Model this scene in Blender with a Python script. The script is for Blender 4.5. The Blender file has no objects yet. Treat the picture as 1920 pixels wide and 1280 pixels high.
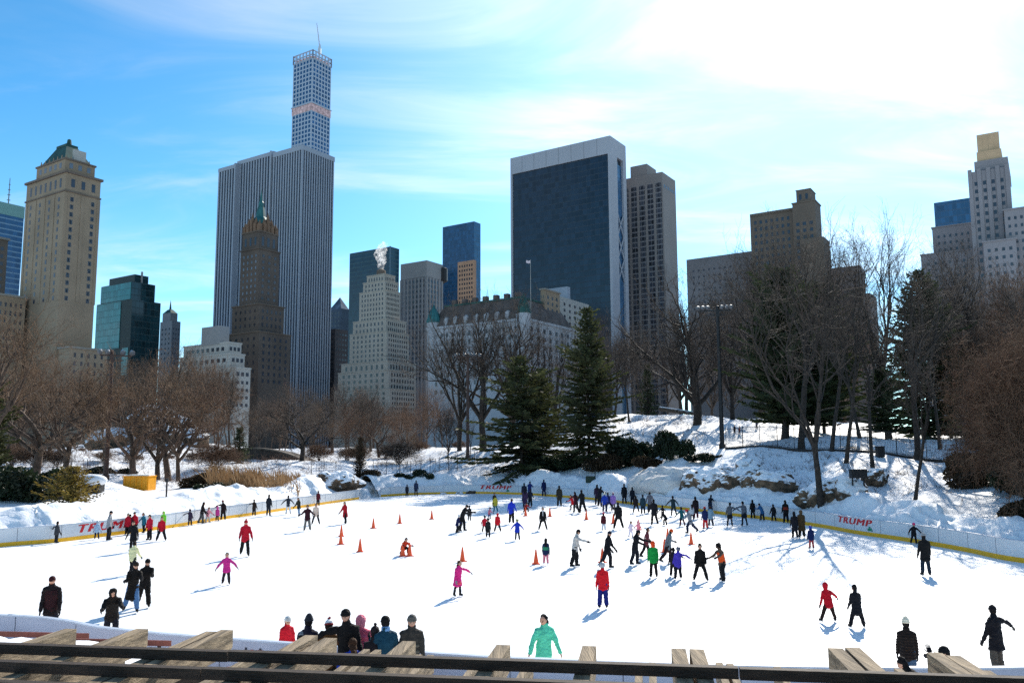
import bpy, math, random
import numpy as np
from mathutils import Vector, Matrix, Quaternion
rad = math.radians
random.seed(7)
sc = bpy.context.scene
COL = sc.collection
# ------------------------------------------------------------------ camera model (also used to place things on the ground)
F, HC, PITCH, ROLL, SH = 1550.0, 5.6, rad(6.7), rad(-0.3), 16.0
CR = Matrix.Rotation(math.pi/2+PITCH, 3, 'X') @ Matrix.Rotation(ROLL, 3, 'Z')
def ray(px, py): return CR @ Vector(((px-960)/F, -(py-640-SH)/F, -1.0))
def on_z(px, py, z=0.0):
    d = ray(px, py); t = (z-HC)/d.z
    return Vector((d.x*t, d.y*t, z))
def at_r(px, py, r):
    d = ray(px, py); t = r/math.hypot(d.x, d.y)
    return Vector((d.x*t, d.y*t, HC+d.z*t))
def z_at(px, py, x, y): return at_r(px, py, math.hypot(x, y)).z
def px_dir(px, py=838):
    d = ray(px, py)            # horizontal direction, one metre of depth long
    return (d.x/d.y, 1.0)

cam = bpy.data.cameras.new('camera'); co = bpy.data.objects.new('camera', cam); COL.objects.link(co)
co.matrix_world = Matrix.Translation((0, 0, HC)) @ CR.to_4x4()
cam.sensor_width = 36; cam.lens = 36*F/1920; cam.shift_y = SH/1920; cam.clip_start = 0.1; cam.clip_end = 20000
sc.camera = co

# ------------------------------------------------------------------ small helpers
def lin(c): return c/12.92 if c <= 0.04045 else ((c+0.055)/1.055)**2.4
def hexc(h):
    h = h.lstrip('#'); return tuple(lin(int(h[i:i+2], 16)/255) for i in (0, 2, 4))
def _hash(a, b, c, s):
    h = (a.astype(np.int64)*374761393 + b.astype(np.int64)*668265263 + c.astype(np.int64)*1274126177 + s*974711) & 0xffffffff
    h = ((h ^ (h >> 13))*1103515245) & 0xffffffff
    h = ((h ^ (h >> 16))*69069) & 0xffffffff
    return ((h ^ (h >> 15)) & 0xffff)/65535.0
def vnoise(p, s=0):
    p = np.asarray(p, float); i = np.floor(p).astype(np.int64); f = p-i; f = f*f*(3-2*f)
    r = 0
    for dx in (0, 1):
        for dy in (0, 1):
            for dz in (0, 1):
                w = (f[:, 0] if dx else 1-f[:, 0])*(f[:, 1] if dy else 1-f[:, 1])*(f[:, 2] if dz else 1-f[:, 2])
                r = r+w*_hash(i[:, 0]+dx, i[:, 1]+dy, i[:, 2]+dz, s)
    return r*2-1
def fbm(p, s=0, o=4):
    r = 0; a = 1; p = np.asarray(p, float)
    for k in range(o): r = r+a*vnoise(p, s+k*17); p = p*2.03+11.3; a *= .5
    return r

def mesh_from(name, v, f, mat=None, smooth=False):
    me = bpy.data.meshes.new(name)
    v = np.asarray(v, np.float32)
    if isinstance(f, np.ndarray):
        n, k = f.shape
        me.vertices.add(len(v)); me.vertices.foreach_set('co', v.ravel())
        me.loops.add(n*k); me.loops.foreach_set('vertex_index', f.astype(np.int32).ravel())
        me.polygons.add(n); me.polygons.foreach_set('loop_start', np.arange(0, n*k, k, dtype=np.int32))
        me.update(calc_edges=True); me.validate()
    else:
        me.from_pydata([tuple(map(float, q)) for q in v], [], [tuple(int(j) for j in q) for q in f])
    for m in (mat if isinstance(mat, (list, tuple)) else [mat] if mat else []): me.materials.append(m)
    if smooth: me.polygons.foreach_set('use_smooth', [True]*len(me.polygons))
    return me
def obj(name, me, parent=None, loc=None):
    o = bpy.data.objects.new(name, me); COL.objects.link(o)
    if parent: o.parent = parent
    if loc is not None: o.location = loc
    return o
def tag(o, label=None, cat=None, group=None, kind=None):
    for k, x in (('label', label), ('category', cat), ('group', group), ('kind', kind)):
        if x: o[k] = x
    return o
def empty(name, loc=(0, 0, 0), rz=0.0, label=None, cat=None, group=None):
    o = bpy.data.objects.new(name, None); COL.objects.link(o); o.location = loc; o.rotation_euler.z = rz
    o.empty_display_size = .2
    return tag(o, label, cat, group)
class MB:
    """collects shapes that belong to ONE part"""
    def __init__(s): s.v = []; s.f = []; s.m = []
    def add(s, v, f, mi=0):
        o = len(s.v); s.v += [tuple(q) for q in v]; s.f += [tuple(i+o for i in q) for q in f]; s.m += [mi]*len(f)
    def prism(s, base, z0, z1, mi=0, top=None):
        n = len(base); top = top or base
        v = [(p[0], p[1], z0) for p in base]+[(p[0], p[1], z1) for p in top]
        f = [tuple(range(n-1, -1, -1)), tuple(range(n, 2*n))]+[(i, (i+1) % n, n+(i+1) % n, n+i) for i in range(n)]
        s.add(v, f, mi)
    def box(s, c, size, rz=0.0, mi=0, M=None):
        x, y, z = (q/2 for q in size)
        v = [Vector((a*x, b*y, d*z)) for d in (-1, 1) for a, b in ((-1, -1), (1, -1), (1, 1), (-1, 1))]
        R = M if M is not None else Matrix.Rotation(rz, 3, 'Z')
        v = [R @ q+Vector(c) for q in v]
        s.add(v, [(3, 2, 1, 0), (4, 5, 6, 7), (0, 1, 5, 4), (1, 2, 6, 5), (2, 3, 7, 6), (3, 0, 4, 7)], mi)
    def bar(s, a, b, w, h, mi=0, up=(0, 0, 1)):
        a, b = Vector(a), Vector(b); d = b-a; L = d.length; t = d/L
        sd = t.cross(Vector(up)); sd = sd.normalized() if sd.length > 1e-4 else Vector((1, 0, 0)); u = sd.cross(t)
        M = Matrix((sd, t, u)).transposed(); s.box((a+b)/2, (w, L, h), mi=mi, M=M)
    def loft(s, pts, rads, n=10, side=(1, 0, 0), mi=0, cap=True):
        v, f = loft(pts, rads, n, side, cap); s.add(v, f, mi)
    def ell(s, c, r, n=12, k=8, mi=0, M=None, fn=None):
        v = []; f = []
        for j in range(k+1):
            th = math.pi*j/k
            for i in range(n):
                ph = 2*math.pi*i/n
                q = Vector((math.sin(th)*math.cos(ph)*r[0], math.sin(th)*math.sin(ph)*r[1], math.cos(th)*r[2]))
                if fn: q = fn(q)
                v.append((M @ q if M is not None else q)+Vector(c))
        for j in range(k):
            for i in range(n): f.append((j*n+i, (j+1)*n+i, (j+1)*n+(i+1) % n, j*n+(i+1) % n))
        s.add(v, f, mi)
    def build(s, name, mats, parent=None, smooth=False, loc=None):
        me = mesh_from(name, s.v, s.f, mats, smooth)
        if isinstance(mats, (list, tuple)) and len(mats) > 1: me.polygons.foreach_set('material_index', s.m)
        return obj(name, me, parent, loc)
def loft(pts, rads, n=10, side=(1, 0, 0), cap=True):
    P = [Vector(p) for p in pts]; v = []; f = []
    for i, p in enumerate(P):
        t = (P[min(i+1, len(P)-1)]-P[max(i-1, 0)]).normalized()
        sd = Vector(side); sd = sd-t*sd.dot(t)
        if sd.length < .25: sd = Vector((0, 1, 0)); sd = sd-t*sd.dot(t)
        sd.normalize(); u = t.cross(sd)
        r = rads[i]; rx, ry = r if isinstance(r, tuple) else (r, r)
        for k in range(n):
            a = 2*math.pi*k/n; v.append(p+sd*(math.cos(a)*rx)+u*(math.sin(a)*ry))
    for i in range(len(P)-1):
        for k in range(n): f.append((i*n+k, i*n+(k+1) % n, (i+1)*n+(k+1) % n, (i+1)*n+k))
    if cap:
        for e, idx in ((0, 0), (len(P)-1, (len(P)-1)*n)):
            t = (P[0]-P[1] if e == 0 else P[-1]-P[-2]).normalized()
            r = rads[e]; rr = min(r) if isinstance(r, tuple) else r
            v.append(P[e]+t*rr*.6); c = len(v)-1
            for k in range(n): f.append((c, idx+(k+1) % n, idx+k) if e == 0 else (c, idx+k, idx+(k+1) % n))
    return v, f

# ------------------------------------------------------------------ materials
_mats = {}
def mat(name, col, rough=.8, metal=0.0, var=.12, scale=3.0, bump=0.0, bscale=None, spec=.3, coords='Object', trans=0.0, sss=0.0, stretch=None, col2=None):
    key = (name, tuple(col), rough, metal, var, scale, bump, trans, col2, stretch)
    if key in _mats: return _mats[key]
    m = bpy.data.materials.new(name); m.use_nodes = True; nt = m.node_tree; N = nt.nodes; L = nt.links
    b = N['Principled BSDF']; b.inputs['Roughness'].default_value = rough; b.inputs['Metallic'].default_value = metal
    b.inputs['Specular IOR Level'].default_value = spec
    tc = N.new('ShaderNodeTexCoord'); src = tc.outputs[coords]
    if stretch:
        mp = N.new('ShaderNodeMapping'); mp.inputs['Scale'].default_value = stretch; L.new(src, mp.inputs[0]); src = mp.outputs[0]
    nz = N.new('ShaderNodeTexNoise'); nz.inputs['Scale'].default_value = scale; nz.inputs['Detail'].default_value = 5
    L.new(src, nz.inputs['Vector'])
    rp = N.new('ShaderNodeValToRGB'); c = col
    c2 = col2 or tuple(min(1, x*(1+var)) for x in c)
    c1 = c if col2 else tuple(x*(1-var) for x in c)
    rp.color_ramp.elements[0].position = .3; rp.color_ramp.elements[1].position = .7
    rp.color_ramp.elements[0].color = (*c1, 1); rp.color_ramp.elements[1].color = (*c2, 1)
    L.new(nz.outputs[0], rp.inputs[0]); L.new(rp.outputs[0], b.inputs['Base Color'])
    if bump:
        n2 = N.new('ShaderNodeTexNoise'); n2.inputs['Scale'].default_value = bscale or scale*4; n2.inputs['Detail'].default_value = 6
        L.new(src, n2.inputs['Vector'])
        bp = N.new('ShaderNodeBump'); bp.inputs['Strength'].default_value = bump; bp.inputs['Distance'].default_value = .05
        L.new(n2.outputs[0], bp.inputs['Height']); L.new(bp.outputs[0], b.inputs['Normal'])
    if trans:
        tr = N.new('ShaderNodeBsdfTranslucent'); L.new(rp.outputs[0], tr.inputs[0])
        mx = N.new('ShaderNodeMixShader'); mx.inputs[0].default_value = trans
        L.new(b.outputs[0], mx.inputs[1]); L.new(tr.outputs[0], mx.inputs[2])
        L.new(mx.outputs[0], N['Material Output'].inputs[0])
    _mats[key] = m
    return m
def grid_mat(name, c_glass, c_line, sx, sz, wx, wz, ang, rough=.12, var=.35, spec=.5, lrough=.6):
    """curtain wall: mullion lines in real metres on a wall turned by ang about z"""
    key = (name,)
    if key in _mats: return _mats[key]
    m = bpy.data.materials.new(name); m.use_nodes = True; nt = m.node_tree; N = nt.nodes; L = nt.links
    b = N['Principled BSDF']; b.inputs['Specular IOR Level'].default_value = spec
    tc = N.new('ShaderNodeTexCoord'); mp = N.new('ShaderNodeMapping'); mp.vector_type = 'TEXTURE'; mp.inputs['Rotation'].default_value = (0, 0, ang)
    L.new(tc.outputs['Object'], mp.inputs[0]); sp = N.new('ShaderNodeSeparateXYZ'); L.new(mp.outputs[0], sp.inputs[0])
    def M(op, a, bb=None):
        n = N.new('ShaderNodeMath'); n.operation = op
        for i, q in enumerate((a, bb)):
            if q is None: continue
            if isinstance(q, (int, float)): n.inputs[i].default_value = q
            else: L.new(q, n.inputs[i])
        return n.outputs[0]
    def line(o, s, w): return M('LESS_THAN', M('FRACT', M('DIVIDE', M('ADD', o, 0.37), s)), w)
    ge = N.new('ShaderNodeNewGeometry'); sn = N.new('ShaderNodeSeparateXYZ')
    l = M('MAXIMUM', M('MAXIMUM', line(sp.outputs[0], sx, wx), line(sp.outputs[1], sx, wx)), line(sp.outputs[2], sz, wz)) if wx else line(sp.outputs[2], sz, wz)
    # pane to pane variation
    fl = N.new('ShaderNodeCombineXYZ')
    for i, s in ((0, sx), (1, sx), (2, sz)): L.new(M('FLOOR', M('DIVIDE', M('ADD', sp.outputs[i], 0.37), s)), fl.inputs[i])
    wn = N.new('ShaderNodeTexWhiteNoise'); L.new(fl.outputs[0], wn.inputs[0])
    rp = N.new('ShaderNodeValToRGB'); rp.color_ramp.elements[0].color = (*[x*(1-var) for x in c_glass], 1); rp.color_ramp.elements[1].color = (*[x*(1+var) for x in c_glass], 1)
    L.new(wn.outputs[0], rp.inputs[0])
    mx = N.new('ShaderNodeMix'); mx.data_type = 'RGBA'; L.new(l, mx.inputs[0]); L.new(rp.outputs[0], mx.inputs[6]); mx.inputs[7].default_value = (*c_line, 1)
    L.new(mx.outputs[2], b.inputs['Base Color'])
    mr = N.new('ShaderNodeMix'); mr.data_type = 'FLOAT'; L.new(l, mr.inputs[0]); mr.inputs[2].default_value = rough; mr.inputs[3].default_value = lrough
    L.new(mr.outputs[0], b.inputs['Roughness'])
    _mats[key] = m
    return m
def snow_mat():
    m = bpy.data.materials.new('snow'); m.use_nodes = True; nt = m.node_tree; N = nt.nodes; L = nt.links
    b = N['Principled BSDF']; b.inputs['Roughness'].default_value = .65; b.inputs['Specular IOR Level'].default_value = .25
    tc = N.new('ShaderNodeTexCoord'); nz = N.new('ShaderNodeTexNoise'); nz.inputs['Scale'].default_value = .22; nz.inputs['Detail'].default_value = 9; nz.inputs['Roughness'].default_value = .68
    L.new(tc.outputs['Object'], nz.inputs['Vector'])
    rp = N.new('ShaderNodeValToRGB'); E = rp.color_ramp.elements
    E[0].position = .28; E[0].color = (.10, .07, .045, 1); E[1].position = .40; E[1].color = (.80, .81, .83, 1)
    e = E.new(.34); e.color = (.42, .38, .34, 1)
    L.new(nz.outputs[0], rp.inputs[0]); L.new(rp.outputs[0], b.inputs['Base Color'])
    n2 = N.new('ShaderNodeTexNoise'); n2.inputs['Scale'].default_value = 1.6; n2.inputs['Detail'].default_value = 8
    L.new(tc.outputs['Object'], n2.inputs['Vector'])
    bp = N.new('ShaderNodeBump'); bp.inputs['Strength'].default_value = .7; bp.inputs['Distance'].default_value = .25
    L.new(n2.outputs[0], bp.inputs['Height']); L.new(bp.outputs[0], b.inputs['Normal'])
    return m
def capped_mat(name, rock1, rock2, lo=.35, hi=.6):
    """stone with snow lying on its upward faces"""
    m = bpy.data.materials.new(name); m.use_nodes = True; nt = m.node_tree; N = nt.nodes; L = nt.links
    b = N['Principled BSDF']; b.inputs['Roughness'].default_value = .8; b.inputs['Specular IOR Level'].default_value = .25
    tc = N.new('ShaderNodeTexCoord'); nz = N.new('ShaderNodeTexNoise'); nz.inputs['Scale'].default_value = 2.2; nz.inputs['Detail'].default_value = 8
    L.new(tc.outputs['Object'], nz.inputs['Vector'])
    rp = N.new('ShaderNodeValToRGB'); rp.color_ramp.elements[0].position = .35; rp.color_ramp.elements[0].color = (*rock1, 1); rp.color_ramp.elements[1].position = .7; rp.color_ramp.elements[1].color = (*rock2, 1)
    L.new(nz.outputs[0], rp.inputs[0])
    ge = N.new('ShaderNodeNewGeometry'); sp = N.new('ShaderNodeSeparateXYZ'); L.new(ge.outputs['Normal'], sp.inputs[0])
    ad = N.new('ShaderNodeMath'); ad.operation = 'MULTIPLY_ADD'; L.new(nz.outputs[0], ad.inputs[0]); ad.inputs[1].default_value = .5; L.new(sp.outputs[2], ad.inputs[2])
    mr = N.new('ShaderNodeMapRange'); mr.inputs[1].default_value = lo+.25; mr.inputs[2].default_value = hi+.25; L.new(ad.outputs[0], mr.inputs[0])
    mx = N.new('ShaderNodeMix'); mx.data_type = 'RGBA'; L.new(mr.outputs[0], mx.inputs[0]); L.new(rp.outputs[0], mx.inputs[6]); mx.inputs[7].default_value = (.82, .83, .85, 1)
    L.new(mx.outputs[2], b.inputs['Base Color'])
    bp = N.new('ShaderNodeBump'); bp.inputs['Strength'].default_value = .6; bp.inputs['Distance'].default_value = .15
    L.new(nz.outputs[0], bp.inputs['Height']); L.new(bp.outputs[0], b.inputs['Normal'])
    return m
SNOW = snow_mat()
PSNOW = mat('piled_snow', (.80, .81, .83), rough=.6, var=.06, scale=1.5, bump=.8, bscale=5)
ROCK = capped_mat('snowy_rock', (.035, .028, .02), (.20, .13, .08), .30, .52)
BARK = mat('bark', (.034, .026, .021), var=.5, scale=4, bump=.6)
BARKW = mat('warm_bark', (.075, .048, .034), var=.5, scale=4, bump=.5)
STEEL = mat('dark_metal', (.02, .02, .022), rough=.5, metal=.3, var=.2)
RUST = mat('brown_painted_metal', (.07, .038, .03), rough=.6, var=.2)

# ------------------------------------------------------------------ sun, sky
SUN_AZ, SUN_EL = rad(21.0), rad(33.0)
SD = Vector((math.sin(SUN_AZ)*math.cos(SUN_EL), math.cos(SUN_AZ)*math.cos(SUN_EL), math.sin(SUN_EL)))
sl = bpy.data.lights.new('sun', 'SUN'); sl.energy = 4.9; sl.angle = rad(.53); sl.color = (1.0, .93, .82)
so = bpy.data.objects.new('sun', sl); COL.objects.link(so); so.rotation_euler = SD.to_track_quat('Z', 'Y').to_euler(); so.location = (60, 160, 120)
def build_world():
    w = bpy.data.worlds.new('World'); sc.world = w; w.use_nodes = True; nt = w.node_tree; N = nt.nodes; L = nt.links
    bg = N['Background']
    sky = N.new('ShaderNodeTexSky'); sky.sky_type = 'NISHITA'; sky.sun_disc = False; sky.sun_elevation = SUN_EL; sky.sun_rotation = SUN_AZ
    sky.air_density = 1.0; sky.dust_density = .1; sky.ozone_density = 2.5; sky.altitude = 0
    hs = N.new('ShaderNodeHueSaturation'); hs.inputs['Saturation'].default_value = SKY_SAT; hs.inputs['Hue'].default_value = SKY_HUE; 
    tn = N.new('ShaderNodeMix'); tn.data_type = 'RGBA'; tn.blend_type = 'MULTIPLY'; tn.inputs[0].default_value = 1.0; tn.inputs[7].default_value = (*SKY_TINT, 1); L.new(sky.outputs[0], tn.inputs[6]); L.new(tn.outputs[2], hs.inputs['Color'])
    # thin cirrus sheets: noise on the direction, flattened onto a high layer
    tc = N.new('ShaderNodeTexCoord'); sp = N.new('ShaderNodeSeparateXYZ'); L.new(tc.outputs['Generated'], sp.inputs[0])
    def M(op, a, b=None, c=None, clamp=False):
        n = N.new('ShaderNodeMath'); n.operation = op; n.use_clamp = clamp
        for i, q in enumerate((a, b, c)):
            if q is None: continue
            if isinstance(q, (int, float)): n.inputs[i].default_value = q
            else: L.new(q, n.inputs[i])
        return n.outputs[0]
    zz = M('ADD', M('MAXIMUM', sp.outputs[2], 0.0), .12)
    cv = N.new('ShaderNodeCombineXYZ'); L.new(M('DIVIDE', sp.outputs[0], zz), cv.inputs[0]); L.new(M('DIVIDE', sp.outputs[1], zz), cv.inputs[1])
    mp = N.new('ShaderNodeMapping'); mp.inputs['Rotation'].default_value = (0, 0, rad(12)); mp.inputs['Scale'].default_value = (.75, 1.9, 1); mp.inputs['Location'].default_value = (CL_OX, CL_OY, 0)
    L.new(cv.outputs[0], mp.inputs[0])
    n1 = N.new('ShaderNodeTexNoise'); n1.inputs['Scale'].default_value = 1.4; n1.inputs['Detail'].default_value = 9; n1.inputs['Roughness'].default_value = .58; n1.inputs['Distortion'].default_value = .9
    L.new(mp.outputs[0], n1.inputs['Vector'])
    n2 = N.new('ShaderNodeTexNoise'); n2.inputs['Scale'].default_value = .45; n2.inputs['Detail'].default_value = 2; L.new(mp.outputs[0], n2.inputs['Vector'])
    cl = N.new('ShaderNodeMapRange'); cl.inputs[1].default_value = CL_LO; cl.inputs[2].default_value = CL_HI; cl.interpolation_type = 'SMOOTHSTEP'
    L.new(M('ADD', M('MULTIPLY', n1.outputs[0], .45), M('MULTIPLY', n2.outputs[0], .55)), cl.inputs[0])
    # brightness of the cloud: white, much brighter towards the sun (forward scatter)
    vd = N.new('ShaderNodeVectorMath'); vd.operation = 'DOT_PRODUCT'; L.new(tc.outputs['Generated'], vd.inputs[0]); vd.inputs[1].default_value = SD
    dp = M('MAXIMUM', vd.outputs['Value'], 0.0)
    fw = M('ADD', M('MULTIPLY', M('POWER', dp, 14.0), CL_FWD), CL_BASE)
    cc = N.new('ShaderNodeCombineColor'); L.new(fw, cc.inputs[0]); L.new(M('MULTIPLY', fw, 1.02), cc.inputs[1]); L.new(M('MULTIPLY', fw, 1.05), cc.inputs[2])
    mx = N.new('ShaderNodeMix'); mx.data_type = 'RGBA'; L.new(M('MULTIPLY', cl.outputs[0], CL_OPAC), mx.inputs[0]); L.new(hs.outputs[0], mx.inputs[6]); L.new(cc.outputs[0], mx.inputs[7])
    # thin veil of high haze lit by the sun
    veil = M('MULTIPLY', M('POWER', dp, 11.0), VEIL)
    hz = M('MULTIPLY', M('POWER', M('SUBTRACT', 1.0, M('MAXIMUM', sp.outputs[2], 0.0)), 7.0), HVEIL); veil = M('ADD', veil, hz)
    vc = N.new('ShaderNodeCombineColor'); L.new(veil, vc.inputs[0]); L.new(veil, vc.inputs[1]); L.new(M('MULTIPLY', veil, .97), vc.inputs[2])
    ad = N.new('ShaderNodeMix'); ad.data_type = 'RGBA'; ad.blend_type = 'ADD'; ad.inputs[0].default_value = 1.0; L.new(mx.outputs[2], ad.inputs[6]); L.new(vc.outputs[0], ad.inputs[7])
    L.new(ad.outputs[2], bg.inputs[0]); bg.inputs[1].default_value = SKY_STR
SKY_SAT, SKY_HUE, SKY_STR = 1.05, .495, .093
SKY_TINT = (.45, .95, 1.2)
CL_OX, CL_OY, CL_LO, CL_HI, CL_OPAC, CL_FWD, CL_BASE, VEIL = 0.3, 0.35, .44, .70, .66, 5.0, 6.5, 4.6
HVEIL = 5.2
build_world()
vs = sc.view_settings; vs.view_transform = 'Standard'; vs.look = 'None'; vs.exposure = .68; vs.gamma = 1
sc.cycles.use_denoising = False
sc.cycles.max_bounces = 6; sc.cycles.diffuse_bounces = 3; sc.cycles.transparent_max_bounces = 6; sc.cycles.volume_bounces = 1


# ================================================================== RINK OUTLINE
FARPX = [(0,1025),(100,1017),(167,1009),(309,991),(400,976),(477,965),(596,947),(673,935.5),(714,931),(783,927),(888,925),(979,927),(1040,931),(1100,935.5),(1173,944),(1236,951),(1311,958.5),(1380,967.5),(1440,974),(1537,988),(1605,1000.5),(1689,1013),(1751,1023),(1819,1035.6),(1919,1055)]
NEARPX = [(0,1150),(200,1174),(333,1187),(500,1199),(800,1220),(967,1230),(1233,1239),(1442,1245),(1612,1247),(1920,1247)]
def cr(P, step):
    """Catmull-Rom through P, resampled evenly"""
    P = [np.array(p, float) for p in P]; out = []
    for i in range(len(P)-1):
        a = P[max(i-1, 0)]; b = P[i]; c = P[i+1]; d = P[min(i+2, len(P)-1)]
        for t in np.linspace(0, 1, 24, endpoint=False):
            out.append(.5*((2*b)+(-a+c)*t+(2*a-5*b+4*c-d)*t*t+(-a+3*b-3*c+d)*t**3))
    out.append(P[-1]); out = np.array(out)
    s = np.r_[0, np.cumsum(np.linalg.norm(np.diff(out, axis=0), axis=1))]
    n = max(2, int(s[-1]/step)); q = np.linspace(0, s[-1], n)
    return np.stack([np.interp(q, s, out[:, k]) for k in (0, 1)], 1)
far = [tuple(on_z(x, y).xy) for x, y in FARPX]
BH = 1.05
near = [tuple(on_z(x, y, BH).xy) for x, y in NEARPX]
gapL, gapR = far[7], far[8]
left_run = cr([(-25, 24.5), (-32, 30), (-35, 38), (-33, 43)]+far[:8], .8)
far_run = cr(far[8:]+[(27.5, 35.5), (29.5, 29), (27, 22)], .8)
near_run = cr([(-25, 24.5)]+near+[(20, 18.5), (27, 22)], .8)
POLY = np.vstack([left_run, far_run, near_run[::-1]])
def poly_sd(x, y):
    """distance to the rink outline, negative inside"""
    x = np.asarray(x, float).ravel(); y = np.asarray(y, float).ravel(); P = POLY[::2]; Q = np.roll(P, -1, 0)
    d = np.full(x.shape, 1e9); ins = np.zeros(x.shape, bool)
    for (ax, ay), (bx, by) in zip(P, Q):
        ex, ey = bx-ax, by-ay; L2 = ex*ex+ey*ey+1e-9
        t = np.clip(((x-ax)*ex+(y-ay)*ey)/L2, 0, 1)
        d = np.minimum(d, np.hypot(x-ax-t*ex, y-ay-t*ey))
        c = ((ay > y) != (by > y)) & (x < (bx-ax)*(y-ay)/(by-ay+1e-12)+ax)
        ins ^= c
    return np.where(ins, -d, d)
# ================================================================== TERRAIN
COLS = {0: [(46,.6),(57,1.9),(70,2.8),(110,4.0),(150,4.4),(240,5),(400,4)],
        200: [(52,.6),(60,1.7),(72,2.5),(110,3.8),(150,6.5),(180,6),(400,4)],
        300: [(58,.5),(64,1.2),(80,1.7),(110,3.3),(135,6.6),(150,9.3),(170,9),(260,5.5),(400,4)],
        400: [(63,.5),(69,1.6),(86,2.1),(108,3.0),(135,5.0),(160,6),(260,5),(400,4)],
        560: [(76,.5),(82,1.6),(92,1.9),(112,3.3),(140,4.2),(200,5),(400,4)],
        720: [(93,.5),(98,1.4),(115,2.6),(135,4.2),(200,5),(400,4)],
        850: [(101,.5),(104,1.5),(118,3.2),(135,5.1),(200,5),(400,4)],
        1000: [(97,.5),(100,1.4),(112,3.4),(120,4.8),(150,5.6),(220,6),(400,4)],
        1150: [(86,.5),(89,1.3),(97,3.1),(106,4.8),(118,8.0),(135,11),(170,11.5),(260,7),(400,4)],
        1300: [(73,.5),(76,1.2),(85,3.8),(95,5.7),(110,7.3),(140,10.6),(180,11),(260,7),(400,4)],
        1450: [(64,.5),(67,1.2),(72,2.7),(78,4.0),(86,5.5),(105,7.4),(130,9.6),(180,10),(260,7),(400,4)],
        1600: [(53,.5),(56,1.2),(62,2.8),(70,4.2),(76,5.0),(95,6.5),(130,8.8),(180,9),(260,7),(400,4)],
        1750: [(47,.5),(50,1.1),(58,2.3),(68,3.8),(74,4.6),(95,6.2),(130,8),(200,8),(400,4)],
        1920: [(40,.5),(43,1.1),(50,2.0),(60,3.3),(75,5.0),(95,6.0),(130,7),(400,4)]}
_cb = np.array([math.atan2(*px_dir(k, 860)) for k in COLS]); _cr = np.linspace(0, 420, 841)
_cz = np.array([np.interp(_cr, [q[0] for q in v], [q[1] for q in v]) for v in COLS.values()])
def terrain(x, y, rough=True):
    x = np.asarray(x, float).ravel(); y = np.asarray(y, float).ravel()
    R = np.hypot(x, y); B = np.arctan2(x, np.maximum(y, .01))
    bi = np.clip(np.interp(B, _cb, np.arange(len(_cb))), 0, len(_cb)-1.001); i = bi.astype(int); f = bi-i; f = f*f*(3-2*f)
    ri = np.clip(y*2, 0, 839.9); j = ri.astype(int); g = ri-j
    def s(a): return _cz[a, j]*(1-g)+_cz[a, j+1]*g
    z = s(i)*(1-f)+s(i+1)*f
    zn = np.interp(R, [0, 3, 5, 8, 12, 16, 22], [4.0, 3.9, 3.3, 2.0, .9, .45, .4])
    sd = poly_sd(x, y)
    nearside = (R < 26) & (y < 26)
    z = np.where(nearside, zn, z)
    if rough:
        p = np.stack([x, y, x*0], 1)
        amp = np.clip((sd-2)/20, 0, 1)*np.where(nearside, .2, 1)
        z = z+amp*(fbm(p*.07, 3, 4)*.8+fbm(p*.45, 9, 3)*.16)
    z = np.where(sd > 0, np.minimum(z, .2+.45*sd), z)
    z = np.where(sd < 1.0, -.45, z)
    return z
def gz(x, y): return float(terrain([x], [y])[0])
xs = np.r_[np.arange(-620, -120, 9), np.arange(-120, 120, .8), np.arange(120, 621, 9)]
ys = np.r_[np.arange(-60, 10, 2.5), np.arange(10, 150, .8), np.arange(150, 260, 3), np.arange(260, 430, 10)]
X, Y = np.meshgrid(xs, ys); Z = terrain(X, Y)
nx, ny = len(xs), len(ys)
idx = np.arange(nx*ny).reshape(ny, nx)
fc = np.stack([idx[:-1, :-1].ravel(), idx[:-1, 1:].ravel(), idx[1:, 1:].ravel(), idx[1:, :-1].ravel()], 1)
tag(obj('snow_ground', mesh_from('snow_ground', np.stack([X.ravel(), Y.ravel(), Z], 1), fc, SNOW, True)), kind='structure')
mb = MB(); E = 1150
mb.add([(-E, 380, 3.2), (E, 380, 3.2), (E, 990, 3.2), (-E, 990, 3.2)], [(0, 1, 2, 3)])
mb.add([(-E, -110, 3.2), (-600, -110, 3.2), (-600, 400, 3.1), (-E, 400, 3.1)], [(0, 1, 2, 3)])
mb.add([(600, -110, 3.2), (E, -110, 3.2), (E, 400, 3.1), (600, 400, 3.1)], [(0, 1, 2, 3)])
mb.add([(-600, -110, 3.6), (600, -110, 3.6), (600, -55, 3.6), (-600, -55, 3.6)], [(0, 1, 2, 3)])
tag(mb.build('ground', mat('city_ground', (.35, .35, .36), var=.4, scale=.01)), kind='structure')
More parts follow.
